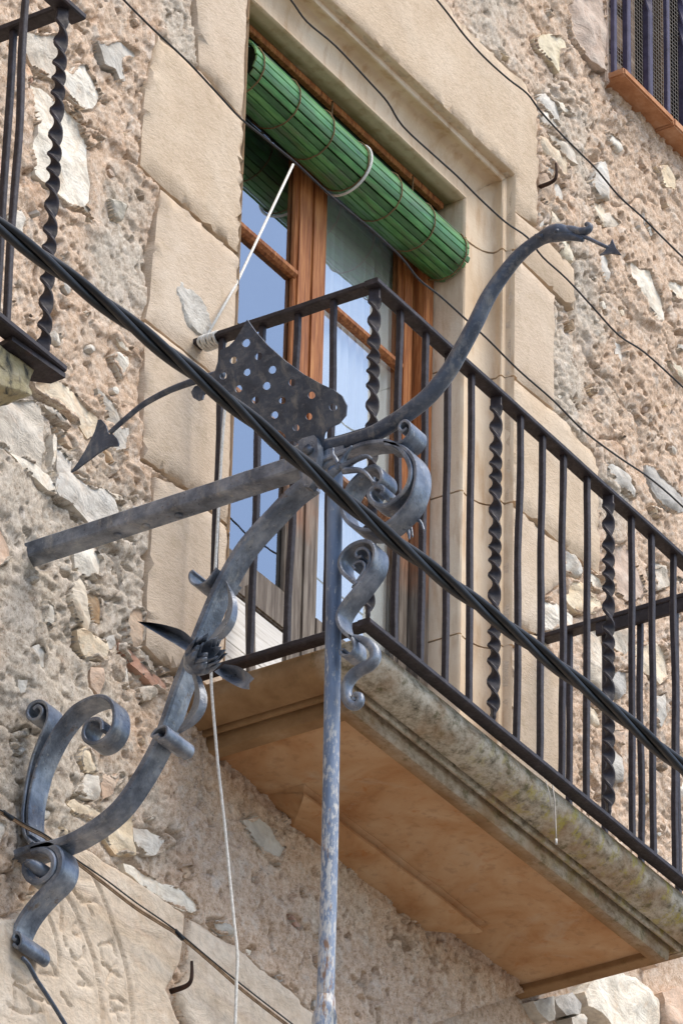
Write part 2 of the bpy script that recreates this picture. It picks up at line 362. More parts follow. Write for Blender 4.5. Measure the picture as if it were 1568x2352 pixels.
def plate(name, outline, holes, to3d, thick, mat, parent=None, tdir=(1, 0, 0), origin=None, dense=0.):
    """flat (or bent) metal plate from a 2-D outline; to3d maps 2-D -> place, thickness along tdir"""
    pts = []; edges = []
    def loop(L):
        s = len(pts); pts.extend(Vector(p) for p in L); edges.extend((s+i, s+(i+1) % len(L)) for i in range(len(L)))
    loop(outline)
    for h in holes: loop(h)
    if dense:
        xs = [p[0] for p in outline]; ys = [p[1] for p in outline]
        x = min(xs)
        while x < max(xs):
            y = min(ys)
            while y < max(ys):
                if inside((x, y), outline) and not any(inside((x, y), h) for h in holes): pts.append(Vector((x, y)))
                y += dense
            x += dense
    v2, e2, f2, *_ = delaunay_2d_cdt(pts, edges, [], 2 if holes else 1, 1e-7)
    if holes: f2 = [f for f in f2 if not any(inside((sum(v2[i][0] for i in f)/len(f), sum(v2[i][1] for i in f)/len(f)), h) for h in holes)]
    T = np.array(tdir, float)*thick/2
    P = [np.array(to3d(p)) for p in v2]; n = len(P)
    V = [p-T for p in P]+[p+T for p in P]; Fc = [tuple(f) for f in f2]+[tuple(n+i for i in reversed(f)) for f in f2]
    cnt = {}
    for f in f2:
        for i in range(len(f)):
            a, b = f[i], f[(i+1) % len(f)]; cnt[(a, b)] = 1
    for (a, b) in list(cnt):
        if (b, a) not in cnt: Fc.append((b, a, a+n, b+n))
    o = mk(name, V, Fc, mat, parent, True, origin)
    bm = bmesh.new(); bm.from_mesh(o.data); bmesh.ops.recalc_face_normals(bm, faces=bm.faces); bm.to_mesh(o.data); bm.free()
    return autosmooth(o, 35)
def inside(p, poly):
    x, y = p; c = False; n = len(poly); j = n-1
    for i in range(n):
        xi, yi = poly[i]; xj, yj = poly[j]
        if (yi > y) != (yj > y) and x < (xj-xi)*(y-yi)/(yj-yi)+xi: c = not c
        j = i
    return c

# numpy value noise
def vn(x, y, sc, seed):
    x = x/sc; y = y/sc; xi = np.floor(x).astype(np.int64); yi = np.floor(y).astype(np.int64); fx = x-xi; fy = y-yi
    def h(a, b):
        k = (a*374761393+b*668265263+seed*1442695041) & 0xffffffff
        k = ((k ^ (k >> 13))*1274126177) & 0xffffffff
        return ((k ^ (k >> 16)) & 0xffff)/65535.
    fx = fx*fx*(3-2*fx); fy = fy*fy*(3-2*fy)
    return (h(xi, yi)*(1-fx)+h(xi+1, yi)*fx)*(1-fy)+(h(xi, yi+1)*(1-fx)+h(xi+1, yi+1)*fx)*fy
def segdist(X, Z, poly, closed=True):
    d = np.full(X.shape, 9.); n = len(poly)
    for i in range(n if closed else n-1):
        ax, az = poly[i]; bx, bz = poly[(i+1) % n]; dx, dz = bx-ax, bz-az; L = dx*dx+dz*dz+1e-12
        t = np.clip(((X-ax)*dx+(Z-az)*dz)/L, 0, 1); d = np.minimum(d, np.hypot(X-ax-t*dx, Z-az-t*dz))
    return d
def inpoly(X, Z, poly):
    c = np.zeros(X.shape, bool); n = len(poly); j = n-1
    for i in range(n):
        xi, zi = poly[i]; xj, zj = poly[j]
        if zi != zj: c ^= ((zi > Z) != (zj > Z)) & (X < (xj-xi)*(Z-zi)/(zj-zi)+xi)
        j = i
    return c
def ccw(P): return P if sum(P[i][0]*P[(i+1) % len(P)][1]-P[(i+1) % len(P)][0]*P[i][1] for i in range(len(P))) > 0 else P[::-1]
def rough_outline(P, step, amp, r):
    out = []
    for i in range(len(P)):
        a = np.array(P[i]); b = np.array(P[(i+1) % len(P)]); L = np.linalg.norm(b-a); n = max(1, int(L/step)); nn = np.array([-(b-a)[1], (b-a)[0]])/(L+1e-9)
        for k in range(n):
            p = a+(b-a)*k/n
            if k: p = p+nn*r.uniform(-amp, amp)
            out.append((p[0], p[1]))
    return out
ALLPOLY = []     # everything bedded in the wall, so that the mortar gives way
def stone(name, P, mat, parent, depth=.02, h=.018, seed=0, edge=.012, flat=0., back=.05, facets=4, step=.014, amp=.003, grooves=None, tilt=(0, 0), label=None, gdepth=.005, nrough=1.):
    """a stone bedded in the wall plane, P its outline in wall (x,z); depth = how far proud of the wall"""
    r = random.Random(seed*13+5); P = ccw(P); B = rough_outline(P, step, amp, r); B = ccw(B)
    ALLPOLY.append(P)
    xs = [p[0] for p in B]; zs = [p[1] for p in B]; cx, cz = sum(xs)/len(xs), sum(zs)/len(zs)
    gx, gz = np.meshgrid(np.arange(min(xs), max(xs), h), np.arange(min(zs), max(zs), h))
    gx = gx.ravel(); gz = gz.ravel()
    rs = np.random.RandomState(seed+3); gx = gx+rs.uniform(-.3, .3, gx.size)*h; gz = gz+rs.uniform(-.3, .3, gz.size)*h
    ok = inpoly(gx, gz, B)
    if ok.any():
        dd = segdist(gx[ok], gz[ok], B); k2 = dd > .4*min(h, edge); gx = gx[ok][k2]; gz = gz[ok][k2]
    else: gx = gx[ok]; gz = gz[ok]
    inset = []
    pts = [Vector(p) for p in B]+[Vector((a, b)) for a, b in zip(gx, gz)]
    v2, e2, f2, *_ = delaunay_2d_cdt(pts, [(i, (i+1) % len(B)) for i in range(len(B))], [], 1, 1e-7)
    X = np.array([v[0] for v in v2]); Z = np.array([v[1] for v in v2])
    D = segdist(X, Z, B)
    prof = np.clip(D/edge, 0, 1); prof = np.sqrt(np.clip(1-(1-prof)**2, 0, 1))
    hh = depth*(.25+.75*prof)
    if not flat:
        big = np.zeros_like(X)+1.
        size = max(max(xs)-min(xs), max(zs)-min(zs))
        for k in range(facets):
            a = r.uniform(0, 6.283); g = r.uniform(.10, .32); off = r.uniform(.1, .9)*depth
            big = np.minimum(big, off+g*(math.cos(a)*(X-cx)+math.sin(a)*(Z-cz)) + .25*depth)
        hh = np.minimum(hh, np.maximum(big, .1*depth+.0*X)) + depth*.55*(vn(X, Z, .07, seed)-.5)+.006*(vn(X, Z, .028, seed+9)-.5)+.004*(vn(X, Z, .013, seed+4)-.5)
    else:
        hh = hh+flat*nrough*((vn(X, Z, .12, seed)-.5)*1.2+(vn(X, Z, .04, seed+2)-.5)*.6)
    hh = hh+tilt[0]*(X-cx)+tilt[1]*(Z-cz)
    if grooves:
        for gl in grooves:
            dg = segdist(X, Z, gl[0], False); wdt = gl[1]; hh = hh-gdepth*np.clip(1-dg/wdt, 0, 1)**.7
    n = len(v2); V = [(X[i], -hh[i], Z[i]) for i in range(n)]; Fc = [tuple(f) for f in f2]
    E = set()
    for f in f2:
        for i in range(len(f)): E.add((f[i], f[(i+1) % len(f)]))
    bnd = [(a, b) for (a, b) in E if (b, a) not in E]; mp = {}
    for a, b in bnd:
        for i in (a, b):
            if i not in mp: mp[i] = len(V); V.append((X[i], back, Z[i]))
    for a, b in bnd: Fc.append((b, a, mp[a], mp[b]))
    o = mk(name, V, Fc, mat, parent); autosmooth(o, 50)
    if label: o['label'] = label
    return o

# ------------------------------------------------------------------ ground
g = mk('ground', [(-400, -400, -9.06), (400, -400, -9.06), (400, 400, -9.06), (-400, 400, -9.06)], [(0, 1, 2, 3)], 'paving', smooth=False); g['kind'] = 'structure'

# ------------------------------------------------------------------ facade: dressed door surround
XL, XR, ZT = -.500, .793, 1.499         # outer edges of the door opening in the wall face
SILL = -.86
sur = thing('door_surround', (.146, 0, SILL), 'pale dressed stone surround with moulded edge round the balcony doorway', 'door surround')
def jamb(pts_tag, pts, seed, clampL=None, clampR=None, clampT=None, depth=.014):
    P = wallpoly(pts_tag, pts); Q = []; clampL = None if clampL is None else clampL+.0015
    for x, z in P:
        if clampL is not None and x > clampL-.03: x = clampL
        if clampR is not None and x < clampR+.03: x = clampR
        if clampT is not None and z < clampT+.03: z = clampT
        Q.append((x, z))
    return stone('block', Q, 'ashlar', sur, depth=depth, h=.03, seed=seed, edge=.0035, flat=.004, back=.06, step=.022, amp=.0011)
# left jamb, from the lintel end down
jamb('d', [(447, -60), (562, -60), (553, 270), (505, 216), (455, 160)], 1, clampL=XL)
jamb('d', [(352, 80), (400, 120), (452, 166), (505, 222), (553, 276), (543, 582), (440, 490), (365, 424), (320, 380), (325, 300), (333, 200), (345, 140)], 2, clampL=XL)
jambhole = wallpoly('d', [(402, 640), (415, 655), (435, 668), (455, 690), (470, 715), (478, 760), (470, 790), (440, 775), (420, 755), (405, 705), (392, 680)])
jamb('d', [(367, 436), (440, 498), (542, 590), (537, 750), (529, 896), (440, 820), (367, 760), (333, 733), (343, 690), (350, 600), (360, 500)], 3, clampL=XL, depth=.011)
jamb('d', [(329, 741), (367, 768), (440, 828), (529, 903), (520, 1206), (472, 1165), (425, 1120), (326, 1053), (329, 900)], 4, clampL=XL)
jamb('d', [(352, 1096), (425, 1130), (472, 1173), (520, 1214), (512, 1480), (505, 1620), (440, 1560), (375, 1530), (332, 1484), (335, 1359), (345, 1234)], 5, clampL=XL, depth=.016)
# lintel and right side
jamb('d', [(440, -60), (350, -300), (700, -300), (1009, 0), (1054, 55), (1199, 195), (1229, 240), (1226, 300), (1229, 522), (1174, 480)], 6, None) if False else None
P = wallpoly('d', [(1009, 0), (1054, 55), (1130, 130), (1199, 195), (1229, 240), (1226, 300), (1229, 400), (1229, 520)])
zlow = wallpoly('d', [(1173, 481)])[0][1]
lint = [(-.50, ZT), (XR, ZT), (XR, zlow)]+P[::-1]+[(P[0][0]-.12, P[0][1]-.01), (-.50, 1.93)]
stone('block', lint, 'ashlar', sur, depth=.014, h=.03, seed=7, edge=.0035, flat=.004, back=.06, step=.022, amp=.0011)
jamb('d', [(1176, 487), (1229, 528), (1314, 620), (1314, 712), (1199, 601), (1178, 572)], 8, clampR=XR, depth=.012)
jamb('d', [(1178, 580), (1199, 609), (1269, 684), (1266, 784), (1269, 941), (1178, 867)], 9, clampR=XR)
jamb('d', [(1178, 874), (1269, 949), (1366, 1054), (1366, 1149), (1372, 1320), (1276, 1243), (1178, 1158)], 10, clampR=XR, depth=.016)
jamb('d', [(1176, 1166), (1276, 1250), (1300, 1275), (1282, 1340), (1240, 1374), (1240, 1460), (1176, 1440)], 11, clampR=XR, depth=.012)
jamb('d', [(1176, 1447), (1240, 1467), (1250, 1490), (1293, 1556), (1302, 1780), (1290, 1960), (1150, 1900)], 12, clampR=XR, depth=.014)
# grey repair patch and cream plug in the second block from the top of the rail
stone('repair_patch', jambhole, 'grey_stone', sur, depth=.016, h=.012, seed=21, edge=.004, flat=.006, back=.03, amp=.004, label='grey mortar repair patch beside the rail end')
stone('repair_patch', wallpoly('d', [(425, 748), (445, 742), (466, 752), (476, 775), (462, 800), (438, 790), (424, 770)]), 'cream_stone', sur, depth=.03, h=.012, seed=22, edge=.006, back=.03, amp=.003, label='cream mortar lump where the rail enters the stone')

# moulded edge: profile (s inwards, y depth), swept round the opening, cut into blocks at the joints
PROF = [(-.003, -.0138), (.0, -.008), (.0005, .012), (.017, .0125), (.019, .016), (.0175, .024), (.0125, .034), (.0135, .046), (.022, .057), (.038, .066), (.060, .072), (.088, .0755), (.106, .0745), (.109, .071), (.114, .0705), (.1175, .075), (.118, .082), (.118, .225)]
def moulding_piece(kind, t0, t1, seed):
    r = random.Random(seed); V = []; Fc = []; n = 2+int(abs(t1-t0)/.06); m = len(PROF)
    for i in range(n+1):
        t = t0+(t1-t0)*i/n
        for s, y in PROF:
            j = .0016*(mnoise.noise((t*14+seed, s*90, y*30)))+.0010*mnoise.noise((t*50, s*200, y*90))
            if kind == 'R': zz = t if i < n or t1 < ZT-.02 else ZT-s; V.append((XR-s+j, y+j, min(t, ZT-s)))
            elif kind == 'L': V.append((XL+s+j, y+j, min(t, ZT-s)))
            else: V.append((min(max(t, XL+s), XR-s), y+j, ZT-s+j))
    for i in range(n):
        for k in range(m-1):
            a, b, c, d = i*m+k, i*m+k+1, (i+1)*m+k+1, (i+1)*m+k
            Fc.append((a, b, c, d) if kind == 'L' else (d, c, b, a))
    if kind == 'L': pass
    # end caps so that joints read as gaps
    for i in ((0,) if kind in 'LR' and t1 > ZT-.01 else (() if kind == 'T' else (0, n))):
        c = len(V); pr = V[i*m+m-1]
        V.append((XR+.02, .215, pr[2]) if kind == 'R' else ((XL-.02, .215, pr[2]) if kind == 'L' else (pr[0], .215, ZT+.02)))
        V.append((XR+.02, -.0138, pr[2]) if kind == 'R' else ((XL-.02, -.0138, pr[2]) if kind == 'L' else (pr[0], -.0138, ZT+.02)))
        ring = [i*m+k for k in range(m)]+[c, c+1]
        Fc.append(tuple(ring))
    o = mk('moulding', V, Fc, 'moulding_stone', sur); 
    bm = bmesh.new(); bm.from_mesh(o.data); bmesh.ops.recalc_face_normals(bm, faces=bm.faces); bm.to_mesh(o.data); bm.free()
    autosmooth(o, 38); return o
jz = [SILL, -.02, .375, .735, 1.20, ZT]
jz = [SILL] + [float(wy(p, .06)[2]) for p in ((1060, 1448), (1100, 1150), (1100, 858), (1110, 574))] + [ZT]
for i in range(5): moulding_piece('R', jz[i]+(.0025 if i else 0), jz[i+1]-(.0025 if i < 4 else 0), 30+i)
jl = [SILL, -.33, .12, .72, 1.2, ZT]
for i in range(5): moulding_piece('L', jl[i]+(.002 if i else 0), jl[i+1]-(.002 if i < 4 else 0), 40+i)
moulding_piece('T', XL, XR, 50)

# ------------------------------------------------------------------ facade: rubble wall
NBLOCK = len(ALLPOLY)
wall = thing('rubble_wall', (0, 0, -9.06), 'rough rubble stone facade bedded in pinkish and grey crumbling mortar', 'wall')
ST = [
 ('A', 'cream_stone', [(245, -80), (590, -80), (610, 130), (640, 250), (560, 380), (480, 345), (380, 300), (300, 205), (250, 80)]),
 ('A', 'white_stone', [(610, 230), (720, 330), (800, 240), (870, 240), (950, 360), (1000, 480), (1040, 560), (960, 680), (880, 690), (800, 650), (720, 580), (640, 490), (595, 400)]),
 ('A', 'white_stone', [(350, 480), (480, 540), (590, 640), (700, 740), (800, 810), (870, 930), (900, 1100), (890, 1300), (930, 1480), (920, 1640), (870, 1690), (900, 1740), (925, 1860), (820, 1720), (690, 1690), (600, 1600), (440, 1440), (380, 1380), (340, 1220), (330, 1150), (400, 980), (400, 860), (370, 700)]),
 ('A', 'grey_stone', [(1010, 0), (1290, 0), (1370, 60), (1440, 110), (1390, 180), (1310, 170), (1250, 250), (1290, 400), (1230, 390), (1190, 280), (1080, 230), (1040, 110)]),
 ('A', 'white_stone', [(920, 900), (1000, 950), (1085, 1005), (1055, 1050), (990, 1005), (925, 965)]),
 ('A', 'brown_stone', [(640, 610), (760, 680), (860, 790), (890, 860), (820, 830), (720, 730)]),
 ('A', 'yellow_stone', [(1140, 1650), (1240, 1680), (1310, 1720), (1280, 1867), (1200, 1820)]),
 ('A', 'brown_stone', [(890, 945), (1000, 1055), (970, 1100), (900, 1060)]),
 ('A', 'red_tile', [(270, 350), (345, 370), (340, 430), (300, 450), (275, 400)]),
 ('A', 'pink_stone', [(240, 210), (310, 270), (345, 350), (270, 340), (240, 300)]),
 ('A', 'grey_stone', [(1080, 540), (1140, 590), (1110, 640), (1070, 600)]),
 ('A', 'cream_stone', [(-80, 1420), (10, 1460), (0, 1867), (-90, 1867)]),
 ('A', 'white_stone', [(85, 1740), (220, 1760), (260, 1867), (200, 2050), (90, 2000)]),
 ('H', 'white_stone', [(500, 110), (570, 130), (600, 200), (670, 240), (670, 310), (600, 270), (540, 190)]),
 ('H', 'white_stone', [(500, 320), (560, 295), (640, 340), (650, 420), (620, 500), (590, 520), (550, 430), (520, 380)]),
 ('K', 'cream_stone', [(140, 195), (240, 170), (300, 210), (400, 310), (440, 350), (450, 420), (400, 440), (330, 350), (250, 290), (170, 240)]),
 ('K', 'grey_stone', [(440, 225), (500, 270), (545, 360), (560, 420), (520, 430), (470, 330)]),
 ('B', 'cream_stone', [(-120, 60), (60, 0), (330, 0), (430, 40), (445, 250), (450, 480), (420, 690), (300, 620), (150, 540), (30, 470), (-120, 400)]),
 ('B', 'white_stone', [(80, 515), (240, 600), (400, 688), (500, 775), (540, 880), (565, 965), (480, 920), (370, 810), (240, 710), (180, 620)]),
 ('B', 'white_stone', [(605, 490), (700, 600), (760, 650), (740, 750), (870, 880), (1000, 910), (1080, 950), (1160, 1040), (1200, 1160), (1100, 1230), (1000, 1260), (920, 1250), (820, 1150), (740, 1070), (605, 1000), (580, 930), (592, 800), (602, 640)]),
 ('B', 'white_stone', [(550, 350), (585, 390), (570, 560), (530, 760), (525, 640), (540, 480)]),
 ('B', 'cream_stone', [(460, 30), (540, 70), (620, 140), (700, 240), (720, 290), (640, 240), (560, 150), (480, 80)]),
 ('B', 'orange_stone', [(590, 270), (660, 330), (740, 420), (780, 490), (720, 460), (640, 380)]),
 ('B', 'cream_stone', [(1050, 910), (1130, 960), (1290, 1010), (1300, 1070), (1210, 1040), (1110, 980)]),
 ('B', 'grey_stone', [(1120, 240), (1320, 290), (1330, 350), (1310, 510), (1200, 510), (1150, 420)]),
 ('B', 'white_stone', [(780, 1560), (960, 1510), (1020, 1600), (1070, 1680), (1060, 1800), (1030, 1867), (950, 1810), (860, 1830), (790, 1750)]),
 ('B', 'pink_stone', [(-120, 1300), (0, 1340), (60, 1450), (110, 1580), (100, 1650), (0, 1720), (-120, 1740)]),
 ('B', 'orange_stone', [(1100, 500), (1150, 540), (1200, 650), (1150, 630)]),
 ('B', 'red_tile', [(750, 750), (820, 780), (890, 840), (860, 850), (790, 810)]),
 ('C', 'cream_stone', [(540, 290), (580, 310), (610, 400), (630, 500), (655, 640), (635, 720), (540, 620), (500, 510), (495, 460), (520, 400)]),
 ('C', 'brown_stone', [(625, 420), (700, 460), (740, 560), (730, 660), (680, 640), (645, 540)]),
 ('C', 'cream_stone', [(545, 725), (600, 705), (680, 760), (770, 810), (780, 900), (760, 950), (700, 920), (640, 920), (590, 880), (560, 800)]),
 ('C', 'orange_stone', [(920, 590), (970, 540), (1040, 560), (1048, 700), (1040, 800), (990, 860), (940, 810), (930, 700)]),
 ('C', 'red_tile', [(880, 810), (920, 820), (1000, 900), (1100, 1010), (1220, 1110), (1200, 1170), (1100, 1110), (1000, 1000), (930, 910), (880, 870)]),
 ('C', 'grey_stone', [(220, 850), (280, 820), (320, 880), (320, 980), (260, 970), (220, 900)]),
 ('C', 'white_stone', [(920, 1000), (955, 1140), (905, 1120)]),
 ('C', 'cream_stone', [(1030, 1140), (1100, 1130), (1130, 1190), (1080, 1230), (1010, 1200)]),
 ('C', 'cream_stone', [(600, 1590), (650, 1560), (680, 1650), (700, 1760), (620, 1750), (580, 1660)]),
 ('C', 'white_stone', [(640, 1770), (700, 1790), (720, 1960), (640, 1950), (540, 1910), (600, 1830)]),
 ('C', 'pink_stone', [(660, 990), (740, 1000), (740, 1100), (720, 1200), (670, 1120)]),
 ('C', 'cream_stone', [(535, 1960), (600, 2000), (700, 2040), (750, 2100), (640, 2100), (530, 2050), (480, 2000)]),
 ('C', 'cream_stone', [(790, 2110), (860, 2070), (970, 2070), (975, 2160), (960, 2260), (1000, 2352), (830, 2352), (750, 2200)]),
 ('C', 'white_stone', [(985, 2165), (1080, 2180), (1210, 2250), (1180, 2352), (1060, 2360), (975, 2270)]),
 ('C', 'grey_stone', [(770, 780), (830, 750), (850, 800), (820, 850), (780, 850)]),
 ('C', 'grey_stone', [(320, 490), (380, 530), (400, 620), (370, 710), (330, 650)]),
 ('C', 'cream_stone', [(1080, 2080), (1130, 2090), (1120, 2110), (1080, 2110)]),
 ('C', 'grey_stone', [(300, 2020), (360, 2040), (350, 2100), (300, 2110)]),
 ('C', 'white_stone', [(80, 1540), (140, 1570), (170, 1590), (140, 1630), (100, 1610)]),
 ('C', 'grey_stone', [(130, 1080), (190, 1085), (180, 1170), (150, 1180)]),
 ('C', 'brown_stone', [(1160, 975), (1230, 985), (1245, 1020), (1180, 1030)]),
 ('C', 'pink_stone', [(730, 1760), (820, 1800), (870, 1760), (900, 1800), (800, 1930), (735, 1960)]),
 ('L', 'white_stone', [(560, 840), (640, 860), (720, 920), (820, 950), (880, 1010), (890, 1060), (800, 1040), (700, 970), (620, 920), (570, 880)]),
 ('L', 'orange_stone', [(830, 850), (865, 840), (880, 890), (840, 910)]),
 ('L', 'grey_stone', [(955, 1100), (1030, 1100), (1050, 1170), (1000, 1160)]),
 ('L', 'grey_stone', [(1110, 640), (1180, 620), (1260, 690), (1300, 760), (1280, 830), (1200, 780), (1140, 710)]),
 ('L', 'red_tile', [(1310, 1060), (1350, 1070), (1385, 1120), (1370, 1140), (1330, 1100)]),
 ('L', 'cream_stone', [(0, 640), (10, 640), (15, 700), (-20, 760), (-60, 700), (-50, 620)]),
 ('L', 'cream_stone', [(630, 30), (700, 20), (705, 70), (650, 85)]),
 ('D', 'grey_stone', [(365, 1070), (430, 1110), (500, 1180), (520, 1340), (480, 1330), (420, 1300), (355, 1270)]),
 ('D', 'white_stone', [(560, 1240), (640, 1285), (735, 1335), (770, 1440), (700, 1480), (620, 1440), (580, 1350)]),
 ('D', 'pink_stone', [(840, 1030), (1000, 1020), (1040, 1100), (1150, 1400), (1180, 1500), (1000, 1560), (880, 1500), (840, 1300)]),
 ('D', 'white_stone', [(150, 1560), (260, 1600), (350, 1650), (450, 1720), (440, 1800), (250, 1860), (150, 1850)]),
 ('D', 'cream_stone', [(390, 1340), (500, 1380), (650, 1540), (760, 1640), (600, 1700), (480, 1680), (400, 1550)]),
 ('D', 'cream_stone', [(1280, 1180), (1380, 1230), (1400, 1400), (1330, 1450), (1280, 1330)]),
 ('D', 'white_stone', [(770, 200), (900, 230), (1000, 310), (1060, 430), (1070, 540), (950, 440), (800, 310)]),
 ('D', 'grey_stone', [(1200, 220), (1300, 250), (1400, 400), (1500, 480), (1600, 640), (1450, 680), (1330, 600), (1250, 460), (1210, 330)]),
 ('D', 'cream_stone', [(1230, 620), (1330, 650), (1360, 730), (1280, 720)]),
 ('D', 'pink_stone', [(1450, 1130), (1568, 1200), (1640, 1400), (1560, 1420), (1470, 1300)]),
 ('M', 'cream_stone', [(435, 470), (540, 430), (570, 620), (520, 900), (445, 830), (430, 650)]),
 ('M', 'cream_stone', [(620, 440), (700, 440), (730, 600), (700, 640), (620, 560)]),
 ('M', 'grey_stone', [(620, 770), (720, 750), (720, 920), (650, 960), (600, 880)]),
 ('M', 'cream_stone', [(780, 570), (930, 540), (1010, 600), (1020, 800), (940, 850), (820, 720)]),
 ('M', 'grey_stone', [(920, 960), (1000, 930), (1020, 1080), (980, 1160), (930, 1100)]),
 ('M', 'cream_stone', [(430, 1000), (520, 1050), (540, 1150), (470, 1140), (420, 1080)]),
 ('M', 'grey_stone', [(600, 1300), (680, 1400), (700, 1560), (620, 1540), (590, 1400)]),
 ('M', 'cream_stone', [(920, 0), (1030, 0), (1060, 120), (940, 160)]),
 ('M', 'pink_stone', [(620, 1180), (700, 1200), (690, 1300), (620, 1260)]),
 ('M', 'white_stone', [(1100, 1500), (1200, 1530), (1220, 1800), (1120, 1750)]),
 ('E', 'yellow_stone', [(680, 40), (760, 0), (900, 0), (960, 60), (980, 130), (920, 190), (910, 320), (880, 350), (830, 260), (760, 180), (700, 120)]),
 ('E', 'white_stone', [(700, 570), (760, 560), (880, 640), (910, 720), (905, 800), (860, 790), (790, 710), (710, 660)]),
 ('E', 'white_stone', [(720, 705), (780, 725), (860, 805), (890, 860), (840, 890), (740, 830), (715, 760)]),
 ('E', 'white_stone', [(890, 620), (940, 640), (970, 690), (1050, 760), (960, 730), (900, 660)]),
 ('E', 'cream_stone', [(810, 940), (870, 970), (1000, 1050), (1040, 1120), (1065, 1220), (1000, 1180), (900, 1090), (830, 1000)]),
 ('E', 'cream_stone', [(710, 960), (760, 980), (860, 1070), (960, 1150), (1000, 1260), (990, 1330), (930, 1330), (840, 1220), (740, 1120), (712, 1050)]),
 ('E', 'orange_stone', [(710, 1310), (760, 1300), (830, 1420), (825, 1560), (790, 1610), (710, 1540)]),
 ('E', 'white_stone', [(870, 1400), (930, 1410), (945, 1550), (940, 1630), (865, 1560), (845, 1480)]),
 ('E', 'grey_stone', [(760, 1220), (850, 1280), (840, 1360), (780, 1330)]),
 ('E', 'cream_stone', [(830, 1660), (900, 1700), (940, 1790), (820, 1800)]),
 ('E', 'white_stone', [(1270, 1210), (1344, 1200), (1360, 1400), (1350, 1560), (1270, 1500), (1230, 1440), (1220, 1360)]),
 ('E', 'cream_stone', [(1190, 1540), (1290, 1590), (1344, 1650), (1310, 1800), (1230, 1720), (1200, 1620)]),
 ('E', 'yellow_stone', [(900, 1950), (980, 1960), (1010, 2100), (1000, 2160), (920, 2100)]),
 ('E', 'cream_stone', [(340, 150), (420, 210), (410, 240), (370, 210)]),
 ('E', 'white_stone', [(710, 1680), (740, 1720), (760, 1800), (720, 1810)]),
 ('N', 'cream_stone', [(1440, 770), (1500, 760), (1530, 820), (1520, 870), (1470, 850)]),
 ('N', 'white_stone', [(1215, 600), (1260, 640), (1290, 680), (1270, 700), (1230, 660)]),
 ('N', 'pink_stone', [(1050, 0), (1195, -40), (1205, 230), (1200, 320), (1160, 300), (1060, 190), (1035, 100)]),
 ('F', 'white_stone', [(380, 470), (440, 460), (480, 540), (580, 540), (620, 680), (690, 850), (690, 1000), (640, 1000), (560, 920), (460, 760), (430, 660), (390, 620)]),
 ('F', 'white_stone', [(760, 660), (830, 650), (950, 720), (950, 850), (830, 830), (780, 760)]),
 ('F', 'white_stone', [(250, 1220), (320, 1240), (330, 1360), (320, 1470), (260, 1460), (245, 1340)]),
 ('F', 'yellow_stone', [(750, 1400), (850, 1450), (930, 1540), (890, 1590), (820, 1540)]),
 ('F', 'white_stone', [(110, 400), (180, 410), (210, 560), (200, 650), (140, 610), (120, 500)]),
 ('F', 'grey_stone', [(250, 2060), (340, 2110), (320, 2150), (260, 2100)]),
 ('F', 'cream_stone', [(120, 20), (200, 0), (300, 100), (250, 130), (140, 130)]),
 ('F', 'white_stone', [(530, 0), (560, 60), (620, 200), (590, 210), (540, 100)]),
 ('Q', 'grey_stone', [(650, 690), (770, 660), (770, 800), (740, 810), (680, 750)]),
 ('Q', 'grey_stone', [(780, 680), (880, 640), (950, 700), (940, 760), (860, 770)]),
 ('Q', 'white_stone', [(950, 640), (1020, 560), (1200, 520), (1300, 560), (1420, 700), (1430, 880), (1150, 880), (1050, 760), (980, 720)]),
 ('Q', 'grey_stone', [(880, 790), (960, 770), (980, 880), (890, 880)]),
 ('Q', 'pink_stone', [(1440, 640), (1568, 600), (1640, 700), (1600, 880), (1460, 860)]),
]
for i, (t, m, P) in enumerate(ST):
    P = wallpoly(t, P); mx_ = sum(p[0] for p in P)/len(P); mz_ = sum(p[1] for p in P)/len(P); P = [(mx_+(a_-mx_)*1.06, mz_+(b_-mz_)*1.06) for a_, b_ in P]
    xs = [p[0] for p in P]; zs = [p[1] for p in P]; size = max(max(xs)-min(xs), max(zs)-min(zs))
    d = .010+.045*min(size, .35)+rnd.uniform(-.003, .007)
    stone('stone', P, m, wall, depth=d, h=max(.008, min(.016, size/9)), seed=100+i, edge=.008+size*.06, step=.016, amp=.0035, facets=3+int(size*14),
          tilt=(rnd.uniform(-.05, .05), rnd.uniform(-.06, .02)))
placed = [ (min(p[0] for p in P)-.012, max(p[0] for p in P)+.012, min(p[1] for p in P)-.012, max(p[1] for p in P)+.012, P) for P in ALLPOLY]
chips = 0; tries = 0; rc = random.Random(77)
